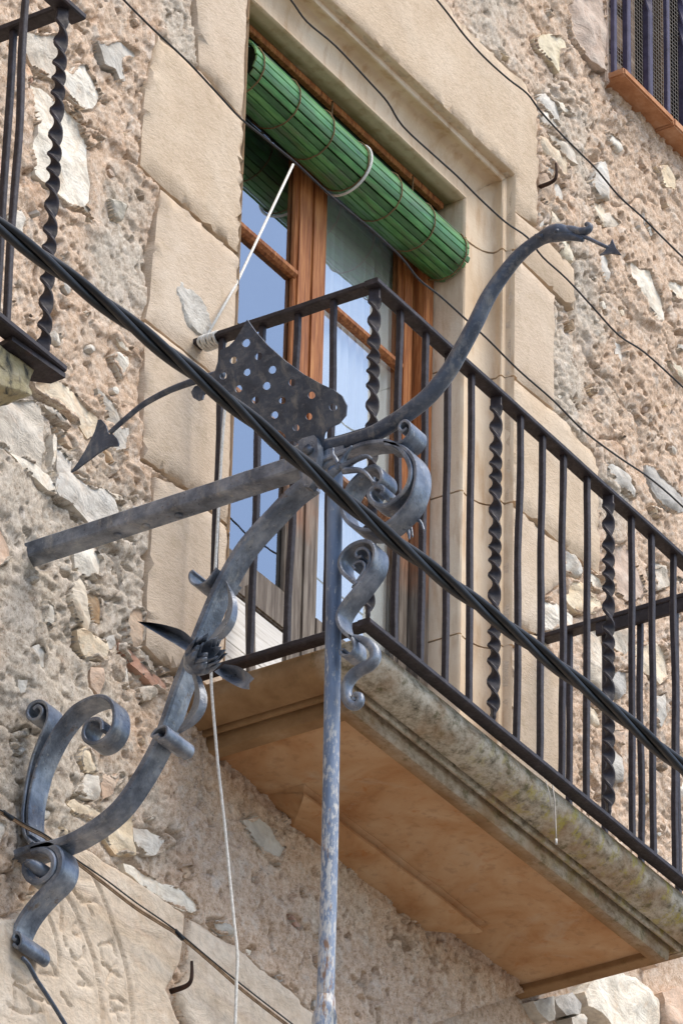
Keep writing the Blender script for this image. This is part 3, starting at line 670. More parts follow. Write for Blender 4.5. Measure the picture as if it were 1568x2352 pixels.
while chips < 95 and tries < 4000:
    tries += 1; u = rc.uniform(10, 1560); v = rc.uniform(5, 2340)
    if not ((u < 345) or (u > 1235) or (480 < u < 760 and v > 1850)): continue
    if u < 560 and v > 1935: continue
    c = wy((u, v)); r = rc.uniform(.007, .020)
    if (XL-.03 < c[0] < XR+.03 and SILL-.05 < c[2] < ZT+.03) or (c[0] > 1.28 and c[2] > 2.1): continue
    if any(a-r < c[0] < b+r and e-r < c[2] < f_+r for a, b, e, f_, _ in placed): continue
    if abs(u-80) < 60 and abs(v-1260) < 60: continue
    n = rc.randint(5, 7); ph = rc.uniform(0, 6); el = rc.uniform(.5, 1.); an = rc.uniform(-.6, .9)
    P = []
    for k in range(n):
        a_ = ph+6.283*k/n; q = (r*math.cos(a_)*rc.uniform(.75, 1.15), r*el*math.sin(a_)*rc.uniform(.75, 1.15)); P.append((c[0]+q[0]*math.cos(an)-q[1]*math.sin(an), c[2]+q[0]*math.sin(an)+q[1]*math.cos(an)))
    stone('stone', P, rc.choice(['white_stone', 'cream_stone', 'grey_stone', 'white_stone', 'cream_stone', 'pink_stone', 'brown_stone']), wall, depth=rc.uniform(.010, .017), h=.007, seed=700+tries, edge=.006, step=.02, amp=.001, facets=3)
    placed.append((c[0]-r, c[0]+r, c[2]-r, c[2]+r, P)); chips += 1
# plain dressed stones under the balcony, the left one carved
gy = lambda pts: wallpoly('Y', pts)
arcs = [(gy([(640, 270), (720, 420), (800, 620), (860, 800), (920, 980), (960, 1150), (985, 1400), (990, 1600)]), .008),
        (gy([(450, 470), (520, 580), (590, 730), (640, 860), (690, 1010), (720, 1200), (745, 1400), (740, 1600)]), .008),
        (gy([(330, 660), (380, 820), (400, 950), (405, 1050)]), .007)]
def ringp(cx, cy, a, b, n=12, t0=0, t1=6.283): return [(cx+a*math.cos(t0+(t1-t0)*k/n), cy+b*math.sin(t0+(t1-t0)*k/n)) for k in range(n+1)]
let = [[(520, 440), (560, 515), (580, 512)], [(580, 548), (705, 532)], [(640, 570), (675, 640)], ringp(545, 760, 32, 48), [(490, 930), (520, 985), (560, 1000), (605, 970), (600, 900)],
       [(720, 885), (830, 850), (855, 950)], [(735, 915), (750, 985)], [(750, 1020), (890, 1130)], [(862, 1020), (785, 1170)], [(560, 1090), (662, 1205), (555, 1190)],
       [(805, 1300), (822, 1365), (870, 1392), (932, 1392), (922, 1325), (880, 1300), (805, 1300)], [(815, 1410), (870, 1400), (880, 1470)],
       [(40, 1120), (90, 1170), (160, 1185), (225, 1150)], [(250, 1100), (390, 1120), (330, 1000), (230, 930)], [(60, 1190), (200, 1290), (340, 1340)], [(0, 1350), (60, 1390), (130, 1420), (200, 1420), (275, 1400)],
       [(415, 510), (430, 620), (415, 760)], [(445, 830), (460, 890)], [(500, 985), (530, 1050)], [(420, 1260), (500, 1370)], [(50, 1200), (60, 1380)], [(160, 1290), (205, 1410)], [(215, 1200), (340, 1330)]]
arcs += [(gy(l), .0058) for l in let]
stone('carved_stone', wallpoly('L', [(290, 740), (340, 752), (600, 920), (822, 1072), (818, 1150), (800, 1300), (735, 1420), (790, 1568), (800, 1640), (-110, 1640), (-110, 1120), (-60, 1090), (40, 1085), (120, 1000), (200, 830)]),
      'carved_stone', wall, depth=.022, h=.0052, seed=300, edge=.012, flat=.003, back=.06, step=.02, amp=.003, grooves=arcs, gdepth=.0085, label='pale carved stone with faint letters between engraved arcs')
stone('dressed_stone', wallpoly('L', [(845, 1082), (1060, 1208), (1180, 1320), (1300, 1400), (1460, 1560), (1600, 1900), (812, 1900), (838, 1568), (785, 1450), (838, 1330), (842, 1200)]),
      'carved_stone', wall, depth=.02, h=.02, seed=301, edge=.012, flat=.005, back=.06, step=.025, amp=.004)

# mortar bed : fine sheared grid over what the photo shows
SH = .642; hx = .0047; hz = .0047
s_ = np.arange(-2.35, 2.15, hx); t_ = np.arange(-1.52, 1.92, hz)
S, Tt = np.meshgrid(s_, t_); X = S; Z = Tt+SH*S
def mortar_height(X, Z):
    big = .016*(vn(X, Z, .30, 1)-.5)+.009*(vn(X, Z, .11, 2)-.5)
    ridg = np.abs(vn(X*.8, Z*1.3, .055, 3)-.5)
    mid = .0045*(vn(X, Z, .045, 4)-.5)+.0042*(vn(X, Z, .02, 5)-.5)
    fine = .0050*(vn(X, Z, .0105, 6)-.5)+.0036*(vn(X, Z, .0060, 16)-.5)
    amp = .45+1.0*np.clip(vn(X, Z, .35, 8)*1.6-.35, 0, 1)
    pits = np.clip((vn(X, Z, .017, 11)-.76)/.06, 0, 1)*.014*(vn(X, Z, .14, 19) > .62)+np.clip((vn(X*1.3, Z*.8, .028, 12)-.86)/.04, 0, 1)*.024
    wx_ = X+.02*(vn(X, Z, .05, 33)-.5); wz_ = Z+.02*(vn(X, Z, .05, 34)-.5)
    crack = np.clip(1-np.abs(vn(wx_, wz_, .17, 14)-.5)/.014, 0, 1)*np.clip((vn(X, Z, .25, 15)-.5)*5, 0, 1)*.018
    ws = X*.8+.05*(vn(X, Z, .07, 41)-.5)+.02*(vn(X, Z, .02, 43)-.5); wt = Z*1.1+.05*(vn(X, Z, .07, 42)-.5)+.02*(vn(X, Z, .02, 44)-.5)
    step = .008*np.clip((vn(ws, wt, .15, 45)-.52)/.03, 0, 1)+.006*np.clip((vn(ws, wt, .08, 46)-.60)/.04, 0, 1)
    return -.005+step+big+amp*(mid+fine-pits)-crack-.004*(ridg < .02)
H = mortar_height(X, Z)
for k, P in enumerate(ALLPOLY):
    xs = [p[0] for p in P]; zs = [p[1] for p in P]; mg = .05
    i0, i1 = np.searchsorted(s_, [min(xs)-mg, max(xs)+mg])
    if i1 <= i0: continue
    sub = (slice(None), slice(i0, i1)); Zs = Z[sub]; rows = np.where(((Zs > min(zs)-mg) & (Zs < max(zs)+mg)).any(1))[0]
    if not len(rows): continue
    sl2 = (slice(rows[0], rows[-1]+1), slice(i0, i1)); x, z = X[sl2], Z[sl2]
    I = inpoly(x, z, P); D = segdist(x, z, P); h = H[sl2]
    gap = np.clip((vn(x, z, .06, 70+k)-.35)*2.4, 0, 1) if k >= NBLOCK else np.clip(vn(x, z, .06, 70+k)*2+.2, 0, 1)
    near = np.clip(1-D/.011, 0, 1)
    lap = (.013 if k >= NBLOCK else 0.)*np.clip(vn(x, z, .05, 300+k)*1.5-.45, 0, 1)*(.6+.8*vn(x, z, .024, 400+k))
    over = I & (D < lap)
    h2 = np.where(I, np.minimum(h, -.014), h-near*gap*.026)
    h2 = np.where(over, np.maximum(h, .0)*.5+.010+.008*(vn(x, z, .012, 500+k)-.5)+.10*D, h2)
    H[sl2] = h2
# the beam's pocket
bp = wy((85, 1268)); H -= .03*np.clip(1.4-np.hypot(X-bp[0]-.012, Z-bp[2]-.0)/.036, 0, 1)
# colour regions traced from the photo: 1 = grey, 0 = pink
tone = np.full(X.shape, .18)
for (u, v), r, a in [((80, 1200), .34, 1), ((130, 1500), .30, 1), ((90, 1700), .28, 1), ((300, 1400), .22, .9), ((290, 620), .20, .8), ((300, 1900), .25, .6), ((420, 100), .18, .8), ((280, 1250), .2, .9), ((1270, 830), .24, .9), ((1130, 60), .3, .55),
                     ((1300, 300), .22, .6), ((1290, 1020), .2, .9), ((1400, 1150), .16, .7), ((60, 1050), .2, .9), ((250, 2050), .2, .2), ((300, 480), .15, .5), ((1380, 900), .14, .4), ((1330, 680), .18, .8), ((780, 2080), .25, .35)]:
    c = wy((u, v)); tone = np.maximum(tone, a*np.exp(-((X-c[0])**2+((Z-c[2])*.8)**2)/(r*r)*1.2))
nx, nz = len(s_), len(t_)
idx = np.arange(nx*nz).reshape(nz, nx)
q = np.stack([idx[:-1, :-1], idx[:-1, 1:], idx[1:, 1:], idx[1:, :-1]], -1).reshape(-1, 4)
xc = X[:-1, :-1].ravel()+hx/2; zc = Z[:-1, :-1].ravel()+hz/2
hole = ((xc > XL-.02) & (xc < XR+.02) & (zc < ZT+.02) & (zc > SILL-.02)) | ((xc > 1.318) & (zc > 2.16))
# leave out cells deep inside the big dressed blocks
q = q[~hole]
co = np.stack([X.ravel(), -H.ravel(), Z.ravel()], -1)
used = np.unique(q); mp = np.full(nx*nz, -1); mp[used] = np.arange(len(used)); q = mp[q]; co = co[used]
me = bpy.data.meshes.new('mortar'); me.vertices.add(len(co)); me.vertices.foreach_set('co', co.ravel().astype(np.float32))
me.loops.add(q.size); me.loops.foreach_set('vertex_index', q.ravel().astype(np.int32)); me.polygons.add(len(q))
me.polygons.foreach_set('loop_start', np.arange(0, q.size, 4, dtype=np.int32)); me.polygons.foreach_set('use_smooth', np.ones(len(q), bool))
me.update(calc_edges=True); me.materials.append(MATS['mortar'])
at = me.attributes.new('tone', 'FLOAT', 'POINT'); at.data.foreach_set('value', tone.ravel()[used].astype(np.float32))
link(me, 'mortar', wall)
# the rest of the wall, coarse, a little behind
gx = np.arange(-9, 9.01, .12); gz = np.arange(-9.06, 5.6, .12); GX, GZ = np.meshgrid(gx, gz)
GH = -.035+.03*(vn(GX, GZ, .3, 1)-.5)
ii = np.arange(GX.size).reshape(GX.shape); qq = np.stack([ii[:-1, :-1], ii[:-1, 1:], ii[1:, 1:], ii[1:, :-1]], -1).reshape(-1, 4)
cx_, cz_ = GX[:-1, :-1].ravel()+.06, GZ[:-1, :-1].ravel()+.06
keep = ~(((cx_ > -2.1) & (cx_ < 1.9) & (np.abs(cz_-SH*cx_-.2) < 1.5)) | ((cx_ > XL-.2) & (cx_ < XR+.2) & (cz_ < ZT+.1) & (cz_ > SILL-.1)) | ((cx_ > 1.25) & (cx_ < 2.5) & (cz_ > 2.1) & (cz_ < 3.6)))
mk('mortar', np.stack([GX.ravel(), -GH.ravel(), GZ.ravel()], -1), [tuple(map(int, f)) for f in qq[keep]], 'mortar', wall)

# ------------------------------------------------------------------ balcony slab
slab = thing('balcony_slab', (.18, 0, -.95), 'cantilevered stone balcony slab with rounded mossy edge and orange soffit', 'balcony')
SX0, SX1, SY = -.652, 1.03, -.505
SP = [(.030, -.8315), (.006, -.836), (.0, -.848), (-.002, -.862), (.001, -.876), (.010, -.889), (.024, -.900), (.042, -.908), (.060, -.9125), (.070, -.9135), (.0715, -.905), (.081, -.904), (.0825, -.917), (.086, -.9205), (.091, -.9205), (.0945, -.917), (.096, -.909), (.104, -.9085), (.1055, -.927), (.107, -.946), (.110, -.950), (.146, -.950), (.149, -.947), (.1495, -.931)]
V = []; Fc = []; m = len(SP); stations = []
def corner(i): return [(SX0+i, 0.03), (SX0+i, SY+i), (SX1-i, SY+i), (SX1-i, 0.03)]
NS = 1+20
path_n = []
for seg in range(3):
    n = (18, 46, 18)[seg]
    for k in range(n): path_n.append((seg, k/n))
path_n.append((2, 1.))
for seg, t in path_n:
    for i, z in SP:
        c = corner(i); a, b = c[seg], c[seg+1]; x, y = a[0]+(b[0]-a[0])*t, a[1]+(b[1]-a[1])*t
        j = .0035*mnoise.noise((x*9, y*9, z*30+i*30))+.0022*mnoise.noise((x*37, y*37, z*90)) if .012 < i < .138 or i < .012 else 0
        j *= .55 if i < .069 else .12
        V.append((x+(j if seg != 1 else 0), y+(j if seg == 1 else 0), z+j*.6))
for a in range(len(path_n)-1):
    for k in range(m-1): Fc.append((a*m+k, a*m+k+1, (a+1)*m+k+1, (a+1)*m+k))
o = mk('slab_edge', V, Fc, 'slab_stone', slab)
bm = bmesh.new(); bm.from_mesh(o.data); bmesh.ops.recalc_face_normals(bm, faces=bm.faces)
bm.to_mesh(o.data); bm.free(); autosmooth(o, 40)
i = .03; box('floor', (SX0+i-.001, SY+i-.001, -.86), (SX1-i+.001, .2, -.8325), 'slab_stone', slab, bev=0)
# soffit panel
i = .1495; x0, x1, y0 = SX0+i-.004, SX1-i+.004, SY+i-.004; nx_, ny_ = 90, 26; V = []; Fc = []
for a in range(nx_+1):
    for b in range(ny_+1):
        x = x0+(x1-x0)*a/nx_; y = y0+(.04-y0)*b/ny_
        V.append((x, y, -.9325+.003*mnoise.noise((x*6, y*6, 3))+.0015*mnoise.noise((x*25, y*25, 1))))
for a in range(nx_):
    for b in range(ny_): p = a*(ny_+1)+b; Fc.append((p, p+1, p+ny_+2, p+ny_+1))
mk('soffit', V, Fc, 'soffit_plaster', slab)
# ledge along the wall under the soffit
LP = [(-.098, -.928), (-.098, -.936), (-.090, -.940), (-.086, -.944), (-.0865, -.950), (-.094, -.954), (-.094, -.960), (-.080, -.968), (-.055, -.973), (.03, -.978)]
V = []; Fc = []; m = len(LP)
for k in range(47):
    t = k/46
    for y, z in LP:
        e = .098+y if y < 0 else .13
        xa, xb = -.275+max(0, e), .545-max(0, e)
        x = xa+(xb-xa)*t; V.append((x, y+.0025*mnoise.noise((x*10, y*20, z*30)), z+.002*mnoise.noise((x*12, 5, z*30))))
for k in range(46):
    for j in range(m-1): Fc.append((k*m+j, (k+1)*m+j, (k+1)*m+j+1, k*m+j+1))
for k, rev in ((0, 1), (46, 0)):   # returns at both ends
    c = len(V); x = V[k*m][0]; V.append((x, .03, -.928))
    ring = [k*m+j for j in range(m)]+[c]; Fc.append(tuple(ring if rev else ring[::-1]))
autosmooth(mk('ledge', V, Fc, 'soffit_plaster', slab), 35)

# ------------------------------------------------------------------ railings
def jitter_line(a, b, n, amp, seed):
    a = np.array(a, float); b = np.array(b, float); out = []
    for k in range(n+1):
        t = k/n; e = amp*math.sin(math.pi*t)**.5 if 0 < t < 1 else 0
        out.append(a+(b-a)*t+e*np.array([mnoise.noise((t*3+seed, 1, 2)), mnoise.noise((t*3+seed, 5, 2)), 0]))
    return out
ZR0, ZR1 = -.815, .108
def bar_mesh(seed):
    V, Fc = sweep(jitter_line((0, 0, 0), (0, 0, 1), 14, .006, seed), rrect(.0145, .0145, .12), (1, 0, 0), scale=[1+.10*mnoise.noise((k*.6+seed, 9, 2)) for k in range(15)])
    me = bpy.data.meshes.new('baluster'); me.from_pydata([tuple(v) for v in V], [], Fc); me.update(); me.materials.append(MATS['railing_paint']); return me
def twist_mesh(turns, ph):
    n = 240; path = []; tw = []; sc = []
    for k in range(n+1):
        t = k/n; path.append((0, 0, t)); e = min(1, max(0, (t-.035)/.93)); tw.append(ph+turns*2*math.pi*(e+.012*math.sin(e*23+ph*3))); sc.append(.72 if t < .012 else (1. if .03 < t < .97 else .86))
    V, Fc = sweep(path, rrect(.0325, .0105, .22), (1, 0, 0), sc, tw)
    me = bpy.data.meshes.new('twisted_baluster'); me.from_pydata([tuple(v) for v in V], [], Fc); me.update(); me.materials.append(MATS['railing_paint'])
    me.polygons.foreach_set('use_smooth', [True]*len(me.polygons)); 
    bm = bmesh.new(); bm.from_mesh(me)
    for e in bm.edges:
        if len(e.link_faces) == 2 and e.calc_face_angle(0) > math.radians(38): e.smooth = False
    bm.to_mesh(me); bm.free(); return me
BARS = [bar_mesh(k*7.3) for k in range(5)]; TWS = [twist_mesh(9.0, .3), twist_mesh(9.6, 1.2), twist_mesh(8.6, 2.2)]
def put_bar(parent, x, y, z0, z1, tw=False):
    me = rnd.choice(TWS if tw else BARS)
    o = link(me, 'twisted_baluster' if tw else 'baluster', parent, (x, y, z0)); o.scale = (1, 1, z1-z0); o.rotation_euler = (rnd.uniform(-.004, .004), rnd.uniform(-.004, .004), rnd.choice((0, math.pi/2, math.pi, -math.pi/2))+rnd.uniform(-.06, .06))
    return o
rail = thing('balcony_railing', (.146, -.26, -.83), 'dark iron railing of plain and twisted balusters round the balcony under the green blind', 'railing', 'balcony railings')
RX0, RX1, RY = -.667, .960, -.522
def flat_rail(name, a, b, wdt, th, parent, seed, up=(0, 0, 1)):
    a = np.array(a, float); b = np.array(b, float); n = max(6, int(np.linalg.norm(b-a)/.06)); P = []
    for k in range(n+1):
        t = k/n; p = a+(b-a)*t; p[2] += .0022*mnoise.noise((t*7+seed, 3, 1)); P.append(p)
    return bar(name, P, wdt, th, 'railing_paint', parent, up, c=.2)
for nm, zz, wd, th in (('top_rail', .1145, .040, .0155), ('bottom_rail', -.8235, .036, .016)):
    flat_rail(nm, (RX0-wd/2, RY, zz), (RX1+wd/2, RY, zz-.006), wd, th, rail, zz)
    flat_rail(nm, (RX0, RY+wd/2-.002, zz), (RX0, .02, zz+.004), wd, th, rail, zz+4)
    flat_rail(nm, (RX1, RY+wd/2-.002, zz-.006), (RX1, .02, zz), wd, th, rail, zz+9)
# splice plate on the right-hand return
bar('splice_plate', [(RX1-.012, -.50, .083), (RX1-.012, -.178, .085)], .012, .036, 'railing_paint', rail, (0, 0, 1))
fx = [-.555, -.4405, -.333, -.226]
allx = [RX0]+[-.553, -.441, -.333, -.226]+[-.117]+[-.012, .096, .198, .314]+[.42]+[.534, .637, .745, .852]+[RX1]
for k, x in enumerate(allx):
    put_bar(rail, x, RY, ZR0, ZR1, k % 5 == 0)
for y in (-.088, -.197, -.301, -.408):
    put_bar(rail, RX0, y, ZR0, ZR1); put_bar(rail, RX1, y+rnd.uniform(-.004, .004), ZR0, ZR1)

lr = thing('balcony_railing', (-2.3, -.26, -.83), 'dark iron railing with twisted corner bar on the balcony at the upper left edge', 'railing', 'balcony railings')
LX = -1.945
cb = wy((107, 820), RY); LX = float(cb[0]); lz = float(wy((100, 815), RY)[2])
for nm, zz, wd in (('top_rail', .118, .042), ('bottom_rail', lz-.01, .046)):
    flat_rail(nm, (-4.2, RY, zz), (LX+.045, RY, zz), wd, .017, lr, zz+20)
    flat_rail(nm, (LX, RY+wd/2-.002, zz), (LX, .02, zz), wd, .017, lr, zz+24)
put_bar(lr, LX-.012, RY, lz, .11, True)
def bx(u, v): return float(wy((u, v), RY)[0])
for x in (bx(36, 420), bx(36, 420)-.13, bx(36, 420)-.26, bx(36, 420)-.39): put_bar(lr, x, RY, lz, .11)
ysd = float(wx((12, 420), LX)[1])
for y in (ysd, ysd+.12, ysd+.24): put_bar(lr, LX, y, lz, .11)
plate('corner_plate', [(LX-.13, RY-.005), (LX+.048, RY-.018), (LX+.05, RY+.022), (LX-.0, RY+.075), (LX-.12, RY+.05)], [], lambda p: (p[0], p[1], lz-.026), .012, 'railing_paint', lr, (0, 0, 1))
ls = thing('balcony_slab', (-2.9, 0, lz-.2), 'lichen-spotted rough stone slab corner under the left-edge railing', 'balcony')
cs = np.array([LX-.018, RY+.022, lz-.036])
bm = bmesh.new(); bmesh.ops.create_cube(bm, size=1)
for v in bm.verts: v.co = Vector((cs[0]-.55+v.co.x*1.1, cs[1]+.28+v.co.y*.56, cs[2]-.05+v.co.z*.10))
bmesh.ops.subdivide_edges(bm, edges=bm.edges[:], cuts=24, use_grid_fill=True)
for v in bm.verts:
    n = mnoise.noise_vector(v.co*9)*.022+mnoise.noise_vector(v.co*30)*.007; v.co += n
    e = max(0, v.co.x-(cs[0]-.07))+max(0, (cs[1]+.06)-v.co.y)
    if v.co.z < cs[2]-.05: v.co.z += min(.03, e*.3)
me = bpy.data.meshes.new('slab'); bm.to_mesh(me); bm.free(); me.materials.append(MATS['lichen_stone']); me.polygons.foreach_set('use_smooth', [True]*len(me.polygons)); link(me, 'slab', ls)

# ------------------------------------------------------------------ balcony door
DY = .2; DC = .132
door = thing('balcony_door', (.146, DY, SILL), 'weathered brown wooden double balcony door with glass panes', 'door')
fx0, fx1 = XL+.1185, XR-.1185
box('frame', (fx0+.002, DY-.03, SILL), (fx0+.05, DY+.06, 1.38), 'weathered_wood', door)
box('frame', (fx1-.045, DY-.035, SILL), (fx1-.002, DY+.06, 1.38), 'weathered_wood', door)
box('frame', (fx0+.051, DY-.03, 1.33), (fx1-.046, DY+.06, 1.382), 'weathered_wood', door)
MZ = [.826, .326]; RB0, RB1 = -.250, -.138
def leaf(x0, x1, sl, sr, tagw):
    pass
    lf = box('door_leaf', (x0, DY, SILL+.01), (x0+sl, DY+.042, 1.325), 'weathered_wood', door, .006)
    box('stile', (x1-sr, DY, SILL+.01), (x1, DY+.042, 1.325), 'weathered_wood', lf, .006)
    a, b = x0+sl+.0005, x1-sr-.0005
    box('rail', (a, DY+.002, 1.25), (b, DY+.04, 1.324), 'weathered_wood', lf, .005)
    box('rail', (a, DY+.002, RB0), (b, DY+.04, RB1), 'weathered_wood', lf, .005)
    for mz in MZ:
        bar('muntin', [(a, DY+.012, mz), (b, DY+.012, mz)], .030, .028, 'weathered_wood', lf, (0, 0, 1), c=.3)
    zs = [RB1, MZ[1], MZ[0], 1.25]
    for k in range(3):
        z0, z1 = zs[k]+(.015 if k else 0), zs[k+1]-(.015 if k < 2 else 0)
        box('pane', (a-.004, DY+.019, z0-.003), (b+.004, DY+.022, z1+.003), 'window_glass', lf, 0)
        for (zz0, zz1, xx0, xx1) in ((z0, z1, a, a+.008), (z0, z1, b-.008, b)): box('bead', (xx0, DY+.006, zz0), (xx1, DY+.018, zz1), 'weathered_wood', lf, .002)
    n = 4; zz = SILL+.02; hgt = (RB0-.004-zz)/n
    for k in range(n): box('board', (a, DY+.006+.002*(k % 2), zz+hgt*k+.001), (b, DY+.03, zz+hgt*(k+1)-.001), 'white_boards', lf, .002)
leaf(fx0+.052, DC-.001, .055, .066, 'L'); leaf(DC+.001, fx1-.047, .066, .05, 'R')
bar('leaning_stick', [(-.205, .10, -.86), (-.165, .155, -.26)], .03, .012, 'weathered_wood', door, (0, 1, 0))
# curtain behind the right leaf
V = []; Fc = []; n = 70
for k in range(n+1):
    x = DC+.05+(fx1-.09-DC)*k/n
    for j, z in enumerate((-.3, .3, .9, 1.3)): V.append((x, DY+.046+.009*math.sin(k*1.05)+.004*math.sin(k*2.3+j), z))
for k in range(n):
    for j in range(3): a = k*4+j; Fc.append((a, a+4, a+5, a+1))
tag(mk('curtain', V, Fc, 'curtain_cloth'), 'pale curtain hanging behind the right-hand glass of the balcony door', 'curtain')
# dim room behind
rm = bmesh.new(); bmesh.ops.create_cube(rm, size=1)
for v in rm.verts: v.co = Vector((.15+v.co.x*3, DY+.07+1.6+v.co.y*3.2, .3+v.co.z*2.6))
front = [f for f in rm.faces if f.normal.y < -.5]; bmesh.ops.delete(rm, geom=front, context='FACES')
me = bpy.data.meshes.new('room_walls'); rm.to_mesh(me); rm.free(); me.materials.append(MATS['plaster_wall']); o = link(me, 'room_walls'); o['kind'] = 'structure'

# ------------------------------------------------------------------ green roller blind
BY, BZ, BR = .122, 1.197, .0705
bl = thing('roller_blind', (.1, BY, BZ-BR), 'rolled-up green slatted blind hanging in the top of the doorway', 'blind')
bx0, bx1 = -.372, .668; ns = 22
for k in range(ns):
    a = 2*math.pi*k/ns+.1; r = BR+(.003*(k/ns) if k < 14 else -.001); wdt = 2*math.pi*BR/ns*rnd.uniform(.80, .90); r += rnd.uniform(-.0016, .0012)
    x0, x1 = bx0+rnd.uniform(-.004, .006), bx1+rnd.uniform(-.006, .005)
    n = 10; path = []
    for j in range(n+1):
        t = j/n; path.append((x0+(x1-x0)*t, BY+math.cos(a)*(r+.0012*mnoise.noise((t*4, k*3.1, 0))), BZ+math.sin(a)*(r+.0012*mnoise.noise((t*4, k*3.1, 7)))-.006*math.sin(math.pi*t)))
    prof = [(-wdt/2, -.0035), (wdt/2, -.0035), (wdt/2, -.0004), (wdt/2.3, .0008), (0, .0014), (-wdt/2.3, .0008), (-wdt/2, -.0004)]
    V, Fc = sweep(path, prof, (0, math.cos(a), math.sin(a))); autosmooth(mk('slat', V, Fc, 'green_slat', bl), 30)
for k in range(4):
    z = BZ+.085+k*.0265; box('slat', (bx0+rnd.uniform(.0, .006), BY+.030, z-.0125), (bx1-rnd.uniform(.0, .01), BY+.0345, z+.0125), 'shaded_slat', bl, .001)  # slats above the roll, their shade painted in by the near-black material
V, Fc = sweep([(bx0+.02, BY, BZ), (bx1-.03, BY, BZ)], circ(BR-.008, 20), (0, 0, 1)); autosmooth(mk('inner_roll', V, Fc, 'shaded_slat', bl), 40)
for x in (-.34, -.172, -.010, .157, .320, .485, .645):
    path = []
    for j in range(41):
        a = 2*math.pi*j/40; rr = BR+.0055+.0008*math.sin(j*2.1); path.append((x+.003*math.sin(a*2), BY+math.cos(a)*rr, BZ+math.sin(a)*rr-.004))
    tube('twine', path, .0021, 'brown_twine', bl, 6, ref=(1, 0, 0))
bar('hanging_strip', [(bx0+.01, .14, 1.368), (bx1-.01, .14, 1.368)], .02, .02, 'weathered_wood', bl, (0, 0, 1))
for x in (-.3, .1, .5): tube('cord', [(x, .128, 1.37), (x, BY+.01, BZ+BR)], .0025, 'brown_twine', bl, 6)
path = []
for j in range(41):
    a = 2*math.pi*j/40; rr = BR+.0085+(.004*max(0, -math.sin(a))); path.append((.172+.012*math.sin(a+.6), BY+math.cos(a)*rr, BZ+math.sin(a)*rr-.006))
tag(tube('cord_loop', path, .0036, 'white_rope', None, 8, ref=(1, 0, 0)), 'white cord looped round the middle of the green blind', 'cord')
# pull cord: blind to rail, knot, and the loose end hanging down
pc = thing('pull_cord', tuple(wx((497, 1700), -.70)), 'white pull cord running from the blind to the rail and hanging below the balcony', 'cord')
a = wy((673, 378), .09); mid = wx((541, 655), -.60); b = np.array([-.672, -.044, .135])
tube('upper_cord', [a, wy((541, 655), -.01)*.999 + 0*mid, b], .0036, 'white_rope', pc, 8)
for k in range(6):
    y = -.034-.0085*k; path = []
    for j in range(25):
        t = 2*math.pi*j/24; path.append((RX0+.0245*math.cos(t), y-.006*math.sin(t+.4)+.001*math.sin(k*3+j), .1145+.0125*math.sin(t)))
    tube('knot_turn', path, .0038, 'white_rope', pc, 8, ref=(0, 1, 0))
low = [wx(p, -.694) for p in [(531, 790), (524, 870), (513, 980), (505, 1110), (497, 1260), (487, 1440), (485, 1545), (488, 1610), (494, 1680), (501, 1760), (509, 1830), (517, 1905), (527, 2010), (538, 2120), (545, 2190), (543, 2260), (540, 2352), (535, 2440)]]
tube('loose_end', catmull(low, 5), .0037, 'white_rope', pc, 8)
# dusty thread hanging from the slab edge
th = thing('cobweb_thread', tuple(wy((1276, 1940), RY-.004)), 'thin dusty cobweb thread with pale tip on the mossy slab edge', 'cobweb')
tube('thread', [wy(p, RY-.006) for p in px('M', [(190, 1590), (205, 1700), (210, 1800), (214, 1900), (217, 1985)])], .0016, 'dust_thread', th, 6)
tube('tip', [wy(p, RY-.006) for p in px('M', [(217, 1985), (218, 2025)])], .0026, 'white_rope', th, 6)
tube('thread', [wy(p, RY-.006) for p in px('M', [(140, 1560), (165, 1640), (176, 1740)])], .0012, 'dust_thread', th, 6)

# ------------------------------------------------------------------ barred window, upper right
WX, WZ = 1.318, 2.172
win = thing('barred_window', (1.85, .1, WZ), 'dark window behind purple iron bars and wire mesh at upper right', 'window')
box('reveal', (WX-.02, -.008, WZ-.04), (WX, .25, 3.4), 'pink_stone', win, .004)
box('reveal', (2.62, -.008, WZ-.04), (2.64, .25, 3.4), 'pink_stone', win, .004)
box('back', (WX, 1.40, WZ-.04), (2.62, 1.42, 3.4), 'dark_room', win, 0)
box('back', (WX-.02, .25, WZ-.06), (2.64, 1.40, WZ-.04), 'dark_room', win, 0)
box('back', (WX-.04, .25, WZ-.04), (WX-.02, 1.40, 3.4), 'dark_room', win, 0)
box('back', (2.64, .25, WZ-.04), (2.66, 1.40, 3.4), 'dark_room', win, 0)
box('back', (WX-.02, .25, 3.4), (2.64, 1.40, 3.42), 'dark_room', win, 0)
box('frame', (WX, .17, WZ), (WX+.14, .21, 3.4), 'shutter_wood', win)
for k, z in enumerate((WZ, WZ+.14, WZ+.30, WZ+.47)): box('shutter_board', (WX+.002, .12+.006*(k % 2), z+.005), (WX+.30, .145+.006*(k % 2), z+.125), 'shutter_wood', win, .003)
for x in (.22, .43, .75, 1.05): box('frame', (WX+x+.2, .18, WZ), (WX+x+.25, .22, 3.4), 'shutter_wood', win)
def fine_mesh():
    V = []; Fc = []
    def strip(a, b, w_):
        d = np.array(b)-np.array(a); s = np.cross(d, [0, 1, 0.]); s = s/np.linalg.norm(s)*w_/2; n = len(V)
        for p in (a, b):
            V.append(np.array(p)-s); V.append(np.array(p)+s)
        Fc.append((n, n+1, n+3, n+2))
    for k in range(56): x = WX+.005+k*.014; strip((x, .075, WZ), (x, .075, WZ+1.), .0018)
    for k in range(72): z = WZ+.005+k*.014; strip((WX, .0755, z), (WX+.79, .0755, z), .0018)
    o = mk('wire_screen', V, Fc, 'wire_mesh', win, False); o['kind'] = 'stuff'
fine_mesh()
WB = []
for u in (1408, 1438, 1486, 1529, 1566): WB.append(float(wy((u, 60), -.02)[0]))
